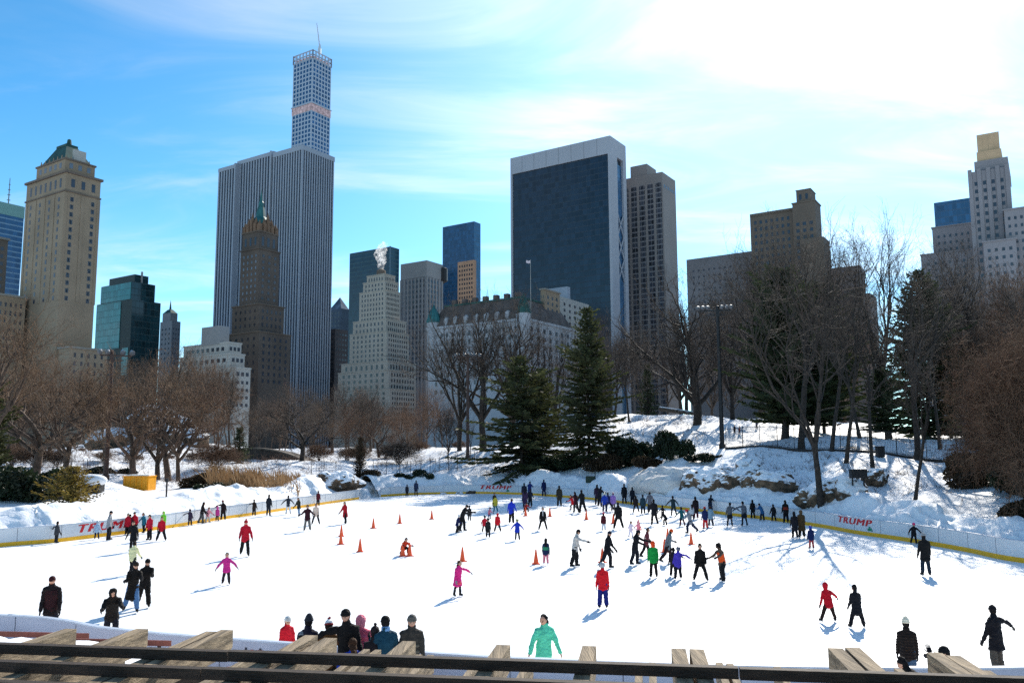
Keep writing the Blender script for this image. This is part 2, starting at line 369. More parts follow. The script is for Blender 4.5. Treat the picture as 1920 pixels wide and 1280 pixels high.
# ice
def ice_mat():
    m = bpy.data.materials.new('skated_ice'); m.use_nodes = True; nt = m.node_tree; N = nt.nodes; L = nt.links
    b = N['Principled BSDF']; b.inputs['Roughness'].default_value = .5; b.inputs['Specular IOR Level'].default_value = .2
    tc = N.new('ShaderNodeTexCoord'); nz = N.new('ShaderNodeTexNoise'); nz.inputs['Scale'].default_value = .35; nz.inputs['Detail'].default_value = 8
    L.new(tc.outputs['Object'], nz.inputs['Vector'])
    wv = N.new('ShaderNodeTexWave'); wv.inputs['Scale'].default_value = 1.2; wv.inputs['Distortion'].default_value = 16; wv.inputs['Detail'].default_value = 6; wv.inputs['Detail Scale'].default_value = 2.5
    L.new(tc.outputs['Object'], wv.inputs['Vector'])
    mx = N.new('ShaderNodeMath'); mx.operation = 'MULTIPLY_ADD'; L.new(wv.outputs[1], mx.inputs[0]); mx.inputs[1].default_value = .25; L.new(nz.outputs[0], mx.inputs[2])
    rp = N.new('ShaderNodeValToRGB'); rp.color_ramp.elements[0].position = .35; rp.color_ramp.elements[0].color = (.66, .70, .74, 1); rp.color_ramp.elements[1].position = .7; rp.color_ramp.elements[1].color = (.86, .87, .88, 1)
    L.new(mx.outputs[0], rp.inputs[0]); L.new(rp.outputs[0], b.inputs['Base Color'])
    mr = N.new('ShaderNodeMapRange'); mr.inputs[3].default_value = .4; mr.inputs[4].default_value = .7; L.new(nz.outputs[0], mr.inputs[0]); L.new(mr.outputs[0], b.inputs['Roughness'])
    return m
mb = MB(); c0 = POLY.mean(0); n = len(POLY)
mb.add([(p[0], p[1], 0) for p in POLY], [tuple(range(n-1, -1, -1))])
me = mesh_from('ice', mb.v, mb.f, ice_mat())
if me.polygons[0].normal.z < 0: me.flip_normals()
tag(obj('ice', me), kind='structure')
# ================================================================== RINK BOARDS
def normals(P):
    t = np.gradient(P, axis=0); t /= np.linalg.norm(t, axis=1)[:, None]
    return np.stack([-t[:, 1], t[:, 0]], 1)
def sweep(P, prof, side):
    """profile (offset outward, z) swept along P; side=+1/-1 picks the outward normal"""
    Nn = normals(P)*side; k = len(prof); V = []; Fc = []
    for p, nn in zip(P, Nn):
        for o, z in prof: V.append((p[0]+nn[0]*o, p[1]+nn[1]*o, z))
    for i in range(len(P)-1):
        for j in range(k):
            a, b2 = i*k+j, i*k+(j+1) % k; Fc.append((a, b2, b2+k, a+k) if side > 0 else (a, a+k, b2+k, b2))
    Fc.append(tuple(range(k))); Fc.append(tuple((len(P)-1)*k+j for j in range(k-1, -1, -1)))
    return V, Fc
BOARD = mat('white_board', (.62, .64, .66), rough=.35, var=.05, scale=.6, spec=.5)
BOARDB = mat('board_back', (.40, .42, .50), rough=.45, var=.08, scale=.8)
KICK = mat('yellow_kick_plate', (.80, .42, .015), rough=.45, var=.1)
RAIL = mat('board_rail', (.45, .5, .58), rough=.4, var=.1)
SEAM = mat('board_seam', (.12, .13, .16), rough=.6)
def run(P, side, label, mat_, seams=2.44):
    r = empty('rink_board', (P[len(P)//2][0], P[len(P)//2][1], 0), 0, label, 'rink board')
    def put(name, prof, m):
        v, f = sweep(P, prof, side); o = r.location
        return obj(name, mesh_from(name, [(a-o.x, b-o.y, c) for a, b, c in v], f, m), r)
    put('panel', [(0, .24), (0, BH-.04), (.09, BH-.04), (.09, .03), (.02, .03)], mat_)
    put('kick_plate', [(-.012, .0), (-.012, .237), (.018, .237), (.018, .0)], KICK)
    put('top_rail', [(-.02, BH-.038), (-.02, BH), (.12, BH), (.12, BH-.038)], RAIL)
    s = np.r_[0, np.cumsum(np.linalg.norm(np.diff(P, axis=0), axis=1))]; Nn = normals(P)*side; m = MB()
    for q in np.arange(1.5, s[-1], seams):
        x, y = np.interp(q, s, P[:, 0]), np.interp(q, s, P[:, 1]); i = min(int(np.searchsorted(s, q)), len(P)-1); nn = Nn[i]
        a = math.atan2(nn[1], nn[0]); m = MB()
        m.box((x+nn[0]*.045-r.location.x, y+nn[1]*.045-r.location.y, .63), (.104, .02, .76), a); m.build('seam', SEAM, r)
    return r
b_left = run(left_run, 1, 'white rink boards with yellow kick plate along the left bank', BOARD)
b_far = run(far_run, 1, 'white rink boards with red lettering curving round the far right bank', BOARD)
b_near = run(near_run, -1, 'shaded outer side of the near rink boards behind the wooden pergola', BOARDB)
# lettering
RED = mat('red_lettering', (.55, .012, .02), rough=.5, var=.1)
GREEN = mat('green_emblem', (.01, .22, .13), rough=.5, var=.1)
def text_mesh(body, size, shear=.25, offset=0.0):
    c = bpy.data.curves.new('lettering', 'FONT'); c.body = body; c.size = size; c.shear = shear; c.offset = offset; c.extrude = .004; c.align_x = 'CENTER'; c.space_character = 1.16
    o = bpy.data.objects.new('t', c); COL.objects.link(o); dg = bpy.context.evaluated_depsgraph_get(); me = bpy.data.meshes.new_from_object(o.evaluated_get(dg))
    bpy.data.objects.remove(o); bpy.data.curves.remove(c); return me
def on_board(P, px, py, sgn=1):
    """point and inward facing angle of the board at a bearing"""
    d = px_dir(px, py); cr_ = P[:, 0]*d[1]-P[:, 1]*d[0]; ok = (P @ np.array(d)) > 0
    i = int(np.argmin(np.where(ok, np.abs(cr_), 1e9))); t = P[min(i+1, len(P)-1)]-P[max(i-1, 0)]; t /= np.linalg.norm(t)
    return P[i], t
def lettering(P, board, px, py, width, height, zc, size):
    p, t = on_board(P, px, py); me = text_mesh('TRUMP', size)
    import bmesh
    bm = bmesh.new(); bm.from_mesh(me)          # heavier strokes
    for k in (1, 2):
        g = bmesh.ops.duplicate(bm, geom=list(bm.verts)[:len(me.vertices)]+list(bm.edges)[:len(me.edges)]+list(bm.faces)[:len(me.polygons)])
        for q in g['geom']:
            if isinstance(q, bmesh.types.BMVert): q.co += type(q.co)((.045*k, .022*(k-1), .0006*k))
    bm.to_mesh(me); bm.free()
    v = np.empty(len(me.vertices)*3, np.float32); me.vertices.foreach_get('co', v); v = v.reshape(-1, 3)
    lo, hi = v.min(0), v.max(0); v[:, 0] = (v[:, 0]-(lo[0]+hi[0])/2)*width/(hi[0]-lo[0]); v[:, 1] = (v[:, 1]-(lo[1]+hi[1])/2)*height/(hi[1]-lo[1])
    # lay every vertex on the curved board
    s = np.r_[0, np.cumsum(np.linalg.norm(np.diff(P, axis=0), axis=1))]; i0 = int(np.argmin(np.linalg.norm(P-p, axis=1))); N2 = normals(P)
    q = s[i0]+v[:, 0]; x = np.interp(q, s, P[:, 0]); y = np.interp(q, s, P[:, 1]); nx_ = np.interp(q, s, N2[:, 0]); ny_ = np.interp(q, s, N2[:, 1])
    off = -(.008+v[:, 2]); o = board.location
    w = np.stack([x+nx_*off-o.x, y+ny_*off-o.y, zc+v[:, 1]], 1).astype(np.float32)
    me.vertices.foreach_set('co', w.ravel()); me.materials.clear(); me.materials.append(RED); me.update()
    return obj('lettering', me, board)
lettering(far_run, b_far, 933, 912, 4.3, .46, .80, 1)
lettering(far_run, b_far, 1607, 973, 3.7, .40, .78, 1)
lettering(left_run, b_left, 202, 982, 4.3, .50, .68, 1)
for px, py in ((952, 918), (1633, 987)):
    p, t = on_board(far_run, px, py); nn = np.array([-t[1], t[0]]); m = MB(); a = math.atan2(t[1], t[0])
    for k, (dx, w, h) in enumerate(((-.16, .12, .12), (-.04, .13, .24), (.09, .14, .16), (0, .46, .06))):
        m.box((p[0]+t[0]*dx-nn[0]*.012-b_far.location.x, p[1]+t[1]*dx-nn[1]*.012-b_far.location.y, .34+h/2-(0 if k < 3 else .03)), (w, .008+.001*k, h), a)
    m.build('emblem', GREEN, b_far)
# notices on the outer side of the near boards
INK = mat('dark_ink', (.03, .03, .05), rough=.6)
def notice(px, py, spec, name, m_):
    p, t = on_board(near_run, px, py); nn = np.array([t[1], -t[0]]); m = MB(); a = math.atan2(t[1], t[0])
    for dx, z, w, h in spec:
        m = MB(); m.box((p[0]+t[0]*dx+nn[0]*.096-b_near.location.x, p[1]+t[1]*dx+nn[1]*.096-b_near.location.y, z), (w, .008, h), a); m.build(name, m_, b_near)
rn = random.Random(3)
notice(490, 1215, [(-.22+.09*k, .80+rn.uniform(-.02, .02), .07, .05) for k in range(6)]+[(-.2+.08*k, .70, .06, .06) for k in range(5)], 'printed_mark', RED)
notice(497, 1215, [(-.3, .84, .06, .06), (.1, .84, .06, .06), (.28, .69, .07, .08)], 'printed_icon', INK)
notice(521, 1213, [(.0+.07*k, .84, .055, .03) for k in range(5)]+[(.02+.07*k, .79, .05, .02) for k in range(4)], 'printed_mark', INK)
notice(855, 1232, [(-.45+.06*k, .84, .045, .03) for k in range(16)]+[(-.4+.06*k, .79, .04, .02) for k in range(12)], 'printed_mark', INK)
# ================================================================== PILED SNOW
def bank(P, side, d0, d1, hfun, seed, name='snow_bank', nt=26, step=.22):
    s = np.r_[0, np.cumsum(np.linalg.norm(np.diff(P, axis=0), axis=1))]; q = np.arange(0, s[-1], step)
    Q = np.stack([np.interp(q, s, P[:, k]) for k in (0, 1)], 1); Nn = normals(Q)*side
    T = np.linspace(0, 1, nt); A = Q[:, None, :]+Nn[:, None, :]*(d0+(d1-d0)*T)[None, :, None]
    x, y = A[..., 0].ravel(), A[..., 1].ravel(); tt = np.tile(T, len(Q)); p = np.stack([x, y, x*0], 1)
    lump = np.abs(fbm(p*1.7, seed, 4))*.6+.4*np.clip(fbm(p*.7, seed+8, 3), 0, 1); big = fbm(p*.22, seed+5, 3)
    h = hfun(x, y, tt); prof = np.minimum(1, tt/.12)*np.clip((1-tt)/.55, 0, 1)**.8
    base = terrain(x, y); base = np.where(base < -.3, 0, base)
    z = np.maximum(base, 0)*np.clip(tt*2, 0, 1)+prof*h*(.72+.6*big)+lump*.34*np.minimum(1, prof*2)*np.clip(h, 0, 1)-.06
    z[tt == 0] = -.1
    x = x+fbm(p*1.3+7, seed+2, 2)*.12*(tt > .1); y = y+fbm(p*1.3+3, seed+3, 2)*.12*(tt > .1)
    g = np.arange(len(Q)*nt).reshape(len(Q), nt)
    f = np.stack([g[:-1, :-1].ravel(), g[:-1, 1:].ravel(), g[1:, 1:].ravel(), g[1:, :-1].ravel()], 1)
    if side > 0: f = f[:, ::-1]
    return tag(obj(name, mesh_from(name, np.stack([x, y, z], 1), f, PSNOW, True)), kind='stuff')
tag(bank(left_run[8:], 1, .13, 5.5, lambda x, y, t: 1.15, 21), 'lumpy white snow piled behind the left rink boards', 'snow bank')
tag(bank(far_run[:-14], 1, .13, 4.2, lambda x, y, t: 1.25+.35*np.clip((x-8)/15, 0, 1), 33), 'lumpy blue-white snow piled behind the far rink boards', 'snow bank')
nb = near_run[(near_run[:, 0] > -17) & (near_run[:, 0] < 12)]
tag(bank(nb, -1, 1.2, 7.5, lambda x, y, t: np.interp(x, [-16, -6, -2, 1, 12], [1.0, .95, .75, .35, .2]), 55), 'lumpy snow piled between the near rink boards and the pergola', 'snow bank')
# ================================================================== CITY BEYOND THE PARK
GA = rad(33.0)
U = Vector((-math.cos(GA), math.sin(GA), 0)); V = Vector((math.sin(GA), math.cos(GA), 0))
STONE = mat('limestone', (0.216, 0.198, 0.174), var=.12, scale=.08)
CONC = mat('pale_concrete', (0.221, 0.221, 0.227), var=.1, scale=.06)
MARBLE = mat('white_marble', (.27, .295, .35), var=.06, scale=.05, rough=.5)
TAN = mat('tan_brick', (0.228, 0.171, 0.12), var=.14, scale=.07)
DKTAN = mat('dark_tan_brick', (0.124, 0.0946, 0.0747), var=.15, scale=.07)
BROWN = mat('brown_brick', (0.0981, 0.0759, 0.0633), var=.2, scale=.07)
WHITEB = mat('white_brick', (0.33, 0.317, 0.297), var=.08, scale=.07)
GREY = mat('grey_stone', (0.167, 0.174, 0.192), var=.1, scale=.06)
COPPER = mat('green_copper', (.014, .055, .048), var=.4, scale=.25, rough=.6)
BRCOP = mat('bright_copper', (.02, .105, .11), var=.4, scale=.3, rough=.55)
ORANGE = mat('terracotta', (.16, .095, .06), var=.3, scale=.4)
MANS = mat('dark_slate_roof', (.085, .068, .062), var=.4, scale=.2)
PANE = mat('window_pane', (.03, .037, .05), var=.6, scale=.13, rough=.15, spec=.5)
PANEL = mat('lighter_pane', (.10, .12, .15), var=.6, scale=.13, rough=.15, spec=.5)
GL_DK = grid_mat('dark_blue_curtain_wall', (.007, .015, .028), (.013, .025, .042), 3.2, 4.0, .05, .12, -GA, var=.5)
GL_BL = grid_mat('blue_curtain_wall', (.02, .075, .16), (.03, .08, .15), 2.2, 3.9, .08, .14, -GA, var=.3)
GL_TEAL = grid_mat('teal_curtain_wall', (.006, .03, .04), (.012, .035, .04), 2.4, 3.8, .06, .10, -GA, var=.4, rough=.06)
GL_TEAL_REFL = grid_mat('painted_teal_reflection', (.03, .20, .21), (.03, .15, .16), 2.4, 3.8, .05, .08, -GA, var=.25, rough=.05)  # lighter teal: brightness of a reflection put into the glass colour
GL_BAND = grid_mat('banded_blue_glass', (.02, .09, .20), (.16, .26, .36), 3, 4.0, 0, .24, -GA, var=.2)
GL_BAND2 = grid_mat('banded_dark_glass', (.006, .035, .055), (.03, .08, .10), 3, 4.2, 0, .22, -GA, var=.25)
_uw = {}
def unit_win(m, arch=False):
    k = (m.name, arch)
    if k not in _uw:
        b = MB()
        if arch:
            pr = [(-.5, -.5), (.5, -.5)]+[(.5*math.cos(a), .5+.5*math.sin(a)*ARCHK) for a in np.linspace(0, math.pi, 9)]
            n = len(pr); b.add([(x, -.5, z) for x, z in pr]+[(x, .5, z) for x, z in pr], [tuple(range(n)), tuple(range(2*n-1, n-1, -1))]+[(i, n+i, n+(i+1) % n, (i+1) % n) for i in range(n)])
        else: b.box((0, 0, 0), (1, 1, 1))
        _uw[k] = mesh_from('window', b.v, b.f, m)
    return _uw[k]
ARCHK = .04
class Bld:
    def __init__(s, name, label, D, xc, cat='building', group=None):
        p = at_r(xc, 838, D); s.root = empty(name, (p.x, p.y, 0), 0, label, cat, group); s.o = Vector((p.x, p.y, 0)); s.D = D; s.w = []
    def tier(s, xl, xc, xr, yref, dD=0.0):
        """plan corners of a block from the bearings of its left, near and right edges"""
        D = s.D+dD; C = at_r(xc, yref, D); C.z = 0
        def ext(px, ax):
            d = Vector((*px_dir(px, yref), 0)); cr2 = lambda a, b: a.x*b.y-a.y*b.x
            return -cr2(C, d)/cr2(ax, d)
        a, b = ext(xl, U), ext(xr, V)
        return C, (a if 2 < a < 140 else 60), (b if 1.5 < b < 60 else 34)
    def zt(s, px, py, C): return at_r(px, py, math.hypot(C.x, C.y)).z
    def block(s, name, m, T, z0, z1, grow=0.0, parent=None):
        C, a, b = T; C = C-U*grow-V*grow; a += 2*grow; b += 2*grow
        pts = [C, C+U*a, C+U*a+V*b, C+V*b]; mb = MB(); mb.prism([tuple((p-s.o).xy) for p in pts][::-1], z0, z1)
        return mb.build(name, m, parent or s.root)
    def cornice(s, T, z, h=1.2, out=.8, m=None, name='cornice'): return s.block(name, m or STONE, T, z, z+h, out)
    def grid(s, T, face, z0, z1, nx, nz, wf=.45, hf=.55, m=None, inset=.06, skip=0.0, rr=None):
        """window openings on the left ('U') or right ('V') street face"""
        C, a, b = T; ax, L = (U, a) if face == 'U' else (V, b); m = m or PANE; rr = rr or random.Random(int(z1*10)+nx)
        x0 = L*inset; cw = (L-2*x0)/nx; ch = (z1-z0)/nz
        for j in range(nz):
            for i in range(nx):
                if skip and rr.random() < skip: continue
                p = C+ax*(x0+(i+.5)*cw); s.w.append((p.x, p.y, z0+(j+.5)*ch, face, cw*wf, ch*hf, m))
    def finish(s, cap=100, keep='window'):
        w = sorted(s.w, key=lambda q: -q[4]*q[5]-.002*q[2])
        for x, y, z, face, ww, hh, m in w[:cap]:
            o = obj('window', unit_win(m), s.root, (x-s.o.x, y-s.o.y, z)); d = U if face == 'U' else V
            o.rotation_euler.z = math.atan2(d.y, d.x); o.scale = (ww, .14, hh)
        rest = w[cap:]
        for m in {q[6].name: q[6] for q in rest}.values():
            b = MB()
            for x, y, z, face, ww, hh, mm in rest:
                if mm is not m: continue
                d = U if face == 'U' else V; b.box((x-s.o.x, y-s.o.y, z), (ww, .14, hh), math.atan2(d.y, d.x))
            tag(b.build('windows', m, s.root), kind='stuff')
        return s.root
def simple(name, label, D, xl, xc, xr, yref, xt, yt, wall, cat='building', parapet=None):
    B = Bld(name, label, D, xc, cat); T = B.tier(xl, xc, xr, yref); z = B.zt(xt, yt, T[0])
    B.block('wall', wall, T, 0, z)
    if parapet: B.block('parapet', parapet, T, z, z+1.2, .15)
    return B, T, z

# --- blue glass tower cut by the left edge, with its mast
B, T, z = simple('glass_tower', 'banded blue glass tower with pale green crown and mast, cut by the left edge', 700, -130, -30, 42, 450, 42, 403, GL_BAND)
B.block('crown', mat('pale_green_band', (.18, .32, .30), var=.15), T, z-.02, z+9, .2)
p = at_r(15, 392, 712); m = MB(); m.loft([(p.x-B.o.x, p.y-B.o.y, z+8), (p.x-B.o.x, p.y-B.o.y, z+30)], [.5, .25], 6)
for k in range(4): m.box((p.x-B.o.x, p.y-B.o.y, z+13+k*4), (2.4-k*.4, .5, .5), .5)
m.build('mast', GREY, B.root); B.finish()
# --- brick block at the extreme left
B, T, z = simple('brick_building', 'narrow orange-brown brick building cut by the left edge in front of the blue glass tower', 520, -120, -60, 12, 500, 12, 445, DKTAN)
B.grid(T, 'V', z-70, z-3, 5, 16, .5, .5); B.cornice(T, z); B.finish(40)
# --- tan hotel tower with green copper mansard
B = Bld('hotel_tower', 'tall tan brick hotel tower with green copper mansard roof at the left', 440, 122, 'tower'); D = 440
T0 = B.tier(50, 122, 188, 360); zc = B.zt(122, 323, T0[0]); B.block('wall', TAN, T0, 0, zc)
B.cornice(T0, zc, 1.1, .9, DKTAN); zb = B.zt(122, 358, T0[0]); B.cornice(T0, zb, .7, .5, DKTAN, 'string_course')
B.grid(T0, 'U', zb+1.5, zc-1.2, 7, 1, .35, .7); B.grid(T0, 'V', zb+1.5, zc-1.2, 3, 1, .35, .62)
zl = B.zt(122, 565, T0[0]); nfl = int((zb-zl)/3.6)
B.grid(T0, 'V', zl, zb-1.5, 3, nfl, .30, .58, inset=.05); B.grid(T0, 'V', zl, zb-1.5, 3, nfl//1, .12, .5, PANEL, inset=.05)
B.grid(T0, 'U', zl, zb-1.5, 7, nfl, .34, .55, inset=.08)
for f, L, n in (('U', T0[1], 4), ('V', T0[2], 2)):      # shallow piers
    ax = U if f == 'U' else V; m = MB()
    for i in range(n+1):
        p = T0[0]+ax*(L*(i/n)*.94+L*.03); m.box((p.x-B.o.x, p.y-B.o.y, (zl+zb)/2), (1.5 if f == 'V' else 1.8, .5, zb-zl-1), math.atan2(ax.y, ax.x))
    m.build('pier', TAN, B.root)
T1 = B.tier(69, 121, 178, 320, 4); z1 = B.zt(121, 298, T1[0]); B.block('upper_storey', TAN, T1, zc+1, z1); B.cornice(T1, z1, .8, .5, DKTAN)
B.grid(T1, 'U', zc+3.5, z1-.8, 5, 1, .45, .75, PANEL); B.grid(T1, 'V', zc+3.5, z1-.8, 3, 1, .4, .75, PANEL)
T2 = B.tier(76, 121, 173, 305, 6); C, a, b = T2; zr = B.zt(121, 263, C)
base = [C, C+U*a, C+U*a+V*b, C+V*b]; cen = sum(base, Vector())/4
top = [cen+(p-cen)*.42 for p in base]; m = MB(); m.prism([tuple((p-B.o).xy) for p in base][::-1], z1+.8, zr, 0, [tuple((p-B.o).xy) for p in top][::-1]); m.build('roof', COPPER, B.root)
m = MB(); q = cen-B.o; m.box((q.x, q.y, zr+.6), (9, 6, 1.2), math.atan2(U.y, U.x)); m.loft([(q.x+2, q.y-2, zr+1), (q.x+2, q.y-2, zr+4)], [1.3, .9], 8); m.build('roof_ridge', COPPER, B.root)
m = MB(); p = C+V*b*.5-U*.3; m.box((p.x-B.o.x, p.y-B.o.y, (z1+zr)/2-1.2), (6, 1.6, (zr-z1)*.55), math.atan2(V.y, V.x)); m.build('dormer', WHITEB, B.root)
m = MB()
for k in range(6):
    for ax, L in ((U, a), (V, b)):
        p = C+ax*(L*(k+.5)/6)-U*.8-V*.8; m.loft([(p.x-B.o.x, p.y-B.o.y, z1+.8), (p.x-B.o.x, p.y-B.o.y, z1+2.6)], [.5, .15], 6)
m.build('finial', TAN, B.root)
T3 = B.tier(15, 128, 200, 690, -8); z3 = B.zt(128, 652, T3[0]); B.block('podium', TAN, T3, 0, z3); B.cornice(T3, z3, .9, .6, STONE)
B.grid(T3, 'V', z3-17, z3-1, 5, 4, .3, .5); B.finish(100)
# --- low wing left of the hotel
B, T, z = simple('low_wing', 'low tan stone wing with cornice left of the hotel tower', 455, -60, -20, 46, 600, 46, 556, TAN)
B.cornice(T, z, 1, .7); B.grid(T, 'V', z-30, z-2, 6, 7, .35, .5); B.finish(42)
# --- teal mirror glass building
B = Bld('glass_building', 'stepped teal and black mirror glass building right of the tan hotel tower', 520, 246)
T = B.tier(180, 246, 300, 600); z0 = B.zt(246, 560, T[0]); B.block('lower_block', GL_TEAL, T, 0, z0)
T1 = B.tier(189, 246, 290, 560, 2); z1 = B.zt(246, 527, T1[0]); B.block('middle_block', GL_TEAL, T1, z0, z1)
T2 = B.tier(205, 252, 278, 530, 8); z2 = B.zt(252, 514, T2[0]); B.block('upper_block', GL_TEAL, T2, z1, z2)
for (Ta, za, zb2, f0, f1, nm) in ((T, z0-28, z0-.4, .30, .985, 'painted_reflection'), (T1, z0+.3, z1-.4, .02, .99, 'painted_reflection'), (T, z0-44, z0-28.2, .04, .2, 'painted_reflection')):  # pale panels paint the bright reflections onto the left face
    C, a, b = Ta; p0, p1 = C+U*a*f0-V*.12, C+U*a*f1-V*.12; m = MB(); m.bar((p0.x-B.o.x, p0.y-B.o.y, (za+zb2)/2), (p1.x-B.o.x, p1.y-B.o.y, (za+zb2)/2), .3, zb2-za); m.build(nm, GL_TEAL_REFL, B.root)
p = at_r(266, 520, 530); m = MB(); m.loft([(p.x-B.o.x, p.y-B.o.y, z1), (p.x-B.o.x, p.y-B.o.y, z2+2)], [.6, .6], 8); m.build('flue', CONC, B.root); B.finish()
# --- little concrete tower with lantern roof
B, T, z = simple('lantern_tower', 'small grey concrete tower with pointed lantern roof beside the teal glass building', 640, 300, 322, 338, 620, 322, 601, GREY)
T1 = B.tier(305, 320, 333, 590, 4); z1 = B.zt(320, 586, T1[0]); B.block('lantern', GREY, T1, z, z1)
C, a, b = T1; base = [C, C+U*a, C+U*a+V*b, C+V*b]; cen = sum(base, Vector())/4; m = MB()
m.prism([tuple((p-B.o).xy) for p in base][::-1], z1, z1+3, 0, [tuple((cen+(p-cen)*.35-B.o).xy) for p in base][::-1]); q = cen-B.o; m.loft([(q.x, q.y, z1+3), (q.x, q.y, z1+10)], [.9, .08], 6); m.build('roof', COPPER, B.root)
B.grid(T, 'V', z-36, z-4, 3, 9, .3, .4); B.grid(T, 'U', z-36, z-4, 3, 9, .3, .4); B.finish(54)
# --- white striped slab
B = Bld('striped_tower', 'broad white office slab with vertical marble ribs and dark window strips', 600, 566, 'tower')
DKG = mat('strip_glass', (.022, .035, .06), rough=.15, var=.3, scale=.05)
def ribs(T, zlo, zhi, nu, nv, fasc):
    C, a, b = T; B.block('window_strips', DKG, T, 0, zhi-.4); m = MB()
    for ax, L, n in ((U, a, nu), (V, b, nv)):
        for i in range(n+1):
            p = C+ax*(L*i/n); m.box((p.x-B.o.x, p.y-B.o.y, zhi/2), (L/n*.42, 1.5, zhi-.8), math.atan2(ax.y, ax.x))
    m.build('rib', MARBLE, B.root); B.block('fascia', MARBLE, T, zhi-fasc, zhi, .9)
T = B.tier(514, 566, 624, 330); zt_ = B.zt(566, 272, T[0]); ribs(T, 0, zt_, 11, 13, 3.6)
Tm = B.tier(447, 512, 540, 330, 26); zm = B.zt(512, 284, Tm[0]); Tm = (Tm[0], Tm[1], 30); ribs(Tm, 0, zm, 13, 2, 3.0)
Tl = B.tier(412, 446, 470, 330, 54); zl2 = B.zt(446, 307, Tl[0]); Tl = (Tl[0], Tl[1], 30); ribs(Tl, 0, zl2, 7, 2, 3.0); B.finish()
# --- dark brown hotel with green spire in front of it
B = Bld('spired_hotel', 'dark brown stone hotel tower with green copper spire in front of the white striped slab', 500, 486, 'tower')
T = B.tier(452, 486, 524, 480); zc = B.zt(486, 466, T[0]); B.block('shaft', BROWN, T, 0, zc); B.cornice(T, zc, .8, .6, BROWN)
zk = B.zt(486, 432, T[0]); T1 = B.tier(455, 486, 521, 440, 2); B.block('upper_shaft', BROWN, T1, zc, zk); B.cornice(T1, zk, .7, .5, DKTAN)
zlow = B.zt(486, 575, T[0]); B.grid(T, 'U', zlow, zc-2, 4, 9, .28, .45, PANEL); B.grid(T, 'V', zlow, zc-2, 3, 9, .34, .45)
B.grid(T1, 'V', zc+2, zk-2, 3, 1, .42, .8); B.grid(T1, 'U', zc+2, zk-2, 3, 1, .36, .7)
C, a, b = T1; cen = C+U*a/2+V*b/2-B.o; zs = B.zt(486, 405, C); zsp = B.zt(490, 345, C)
for k, (fu, fv) in enumerate(((0, 0), (1, 0), (1, 1), (0, 1), (.5, 0), (0, .5), (.25, 0), (.75, 0), (0, .28), (0, .74))):
    p = C+U*a*fu+V*b*fv-B.o; p += (cen-p)*.14; hh = (6.5, 6.5, 6.5, 6.5, 11.5, 11.5, 8.5, 8.5, 8.5, 8.5)[k]; m = MB(); m.box((p.x, p.y, zk+hh*.35), (2.3, 2.3, hh*.7), math.atan2(U.y, U.x)); m.loft([(p.x, p.y, zk+hh*.7), (p.x, p.y, zk+hh*1.12)], [1.2, .1], 6); m.build('pinnacle', ORANGE, B.root)
m = MB(); m.loft([(cen.x, cen.y, zk), (cen.x, cen.y, zk+9), (cen.x, cen.y, zs+2), (cen.x, cen.y, zs+8)], [5.5, 5.2, 3.2, 2.2], 8); m.loft([(cen.x, cen.y, zs+8), (cen.x, cen.y, zs+11), (cen.x, cen.y, zs+12), (cen.x, cen.y, zsp)], [1.9, 1.7, 1.1, .12], 8); m.build('spire', BRCOP, B.root)
for xl, xc, xr, y, dd, nm in ((436, 486, 533, 570, -4, 'middle_block'), (424, 486, 545, 622, -8, 'lower_block')):
    Tt = B.tier(xl, xc, xr, y, dd); zz = B.zt(xc, y, Tt[0]); B.block(nm, BROWN, Tt, 0, zz); B.cornice(Tt, zz, .7, .5, DKTAN); B.grid(Tt, 'U', zz-14, zz-1.5, 5, 3, .3, .45); B.grid(Tt, 'V', zz-30, zz-1.5, 5, 7, .34, .5); B.grid(Tt, 'U', zz-30, zz-15, 5, 3, .3, .45)
B.finish(100)
# --- pale stepped apartment block, lower left
B = Bld('apartment_block', 'low pale apartment block with stepped terraces under the striped slab', 430, 430)
for k, (xl, xc, xr, y, dd) in enumerate(((330, 440, 470, 690, 0), (337, 432, 459, 664, 5), (345, 428, 453, 643, 9))):
    T = B.tier(xl, xc, xr, y, dd); z = B.zt(xc, y, T[0]); B.block(('lower_storeys', 'terrace_storey', 'terrace_storey')[k], WHITEB, T, 0, z); B.block('parapet', WHITEB, T, z, z+.8, .3); B.grid(T, 'U', z-4.6, z-.8, 8, 1, .55, .5); B.grid(T, 'V', z-4.6, z-.8, 3, 1, .6, .5)
    if k == 0: B.grid(T, 'U', z-20, z-5, 8, 4, .45, .42); B.grid(T, 'V', z-20, z-5, 3, 4, .5, .42)
T = B.tier(378, 412, 430, 625, 14); z2 = B.zt(412, 610, T[0]); B.block('penthouse', CONC, T, z, z2); B.finish(90)
# --- the very tall thin gridded tower with its crane
B = Bld('slender_tower', 'very tall slender white gridded concrete tower rising above the striped slab', 860, 586, 'tower')
T = B.tier(550, 586, 621, 130); C, a, b = T; zt_ = B.zt(586, 93, C); s_ = (a+b)/2
CONB = mat('bluish_concrete', (0.31, 0.364, 0.45), var=.05, scale=.05)
BLUEG = mat('blue_window_glass', (.02, .08, .19), var=.5, scale=.12, rough=.15)
fl = s_/6.0*1.02; zg = zt_-2*fl
nrow = int((zg-150)/fl); z0 = zg-nrow*fl; B.block('wall', CONB, T, 0, zg)
zband = B.zt(586, 199, C)
for r_ in range(nrow):
    zc = z0+(r_+.5)*fl
    if abs(zc-zband) < fl*1.05: continue
    for f in 'UV': B.grid(T, f, zc-fl/2, zc+fl/2, 6, 1, .62, .66, BLUEG, inset=.02)
B.finish(100)
PINK = mat('pink_scaffold', (.55, .36, .36), var=.5, scale=.4, rough=.9)
B.block('scaffold_band', PINK, T, zband-fl*.9, zband+fl*.7, .35); B.block('scaffold_deck', CONB, T, zband+fl*.7, zband+fl*.95, 1.0)
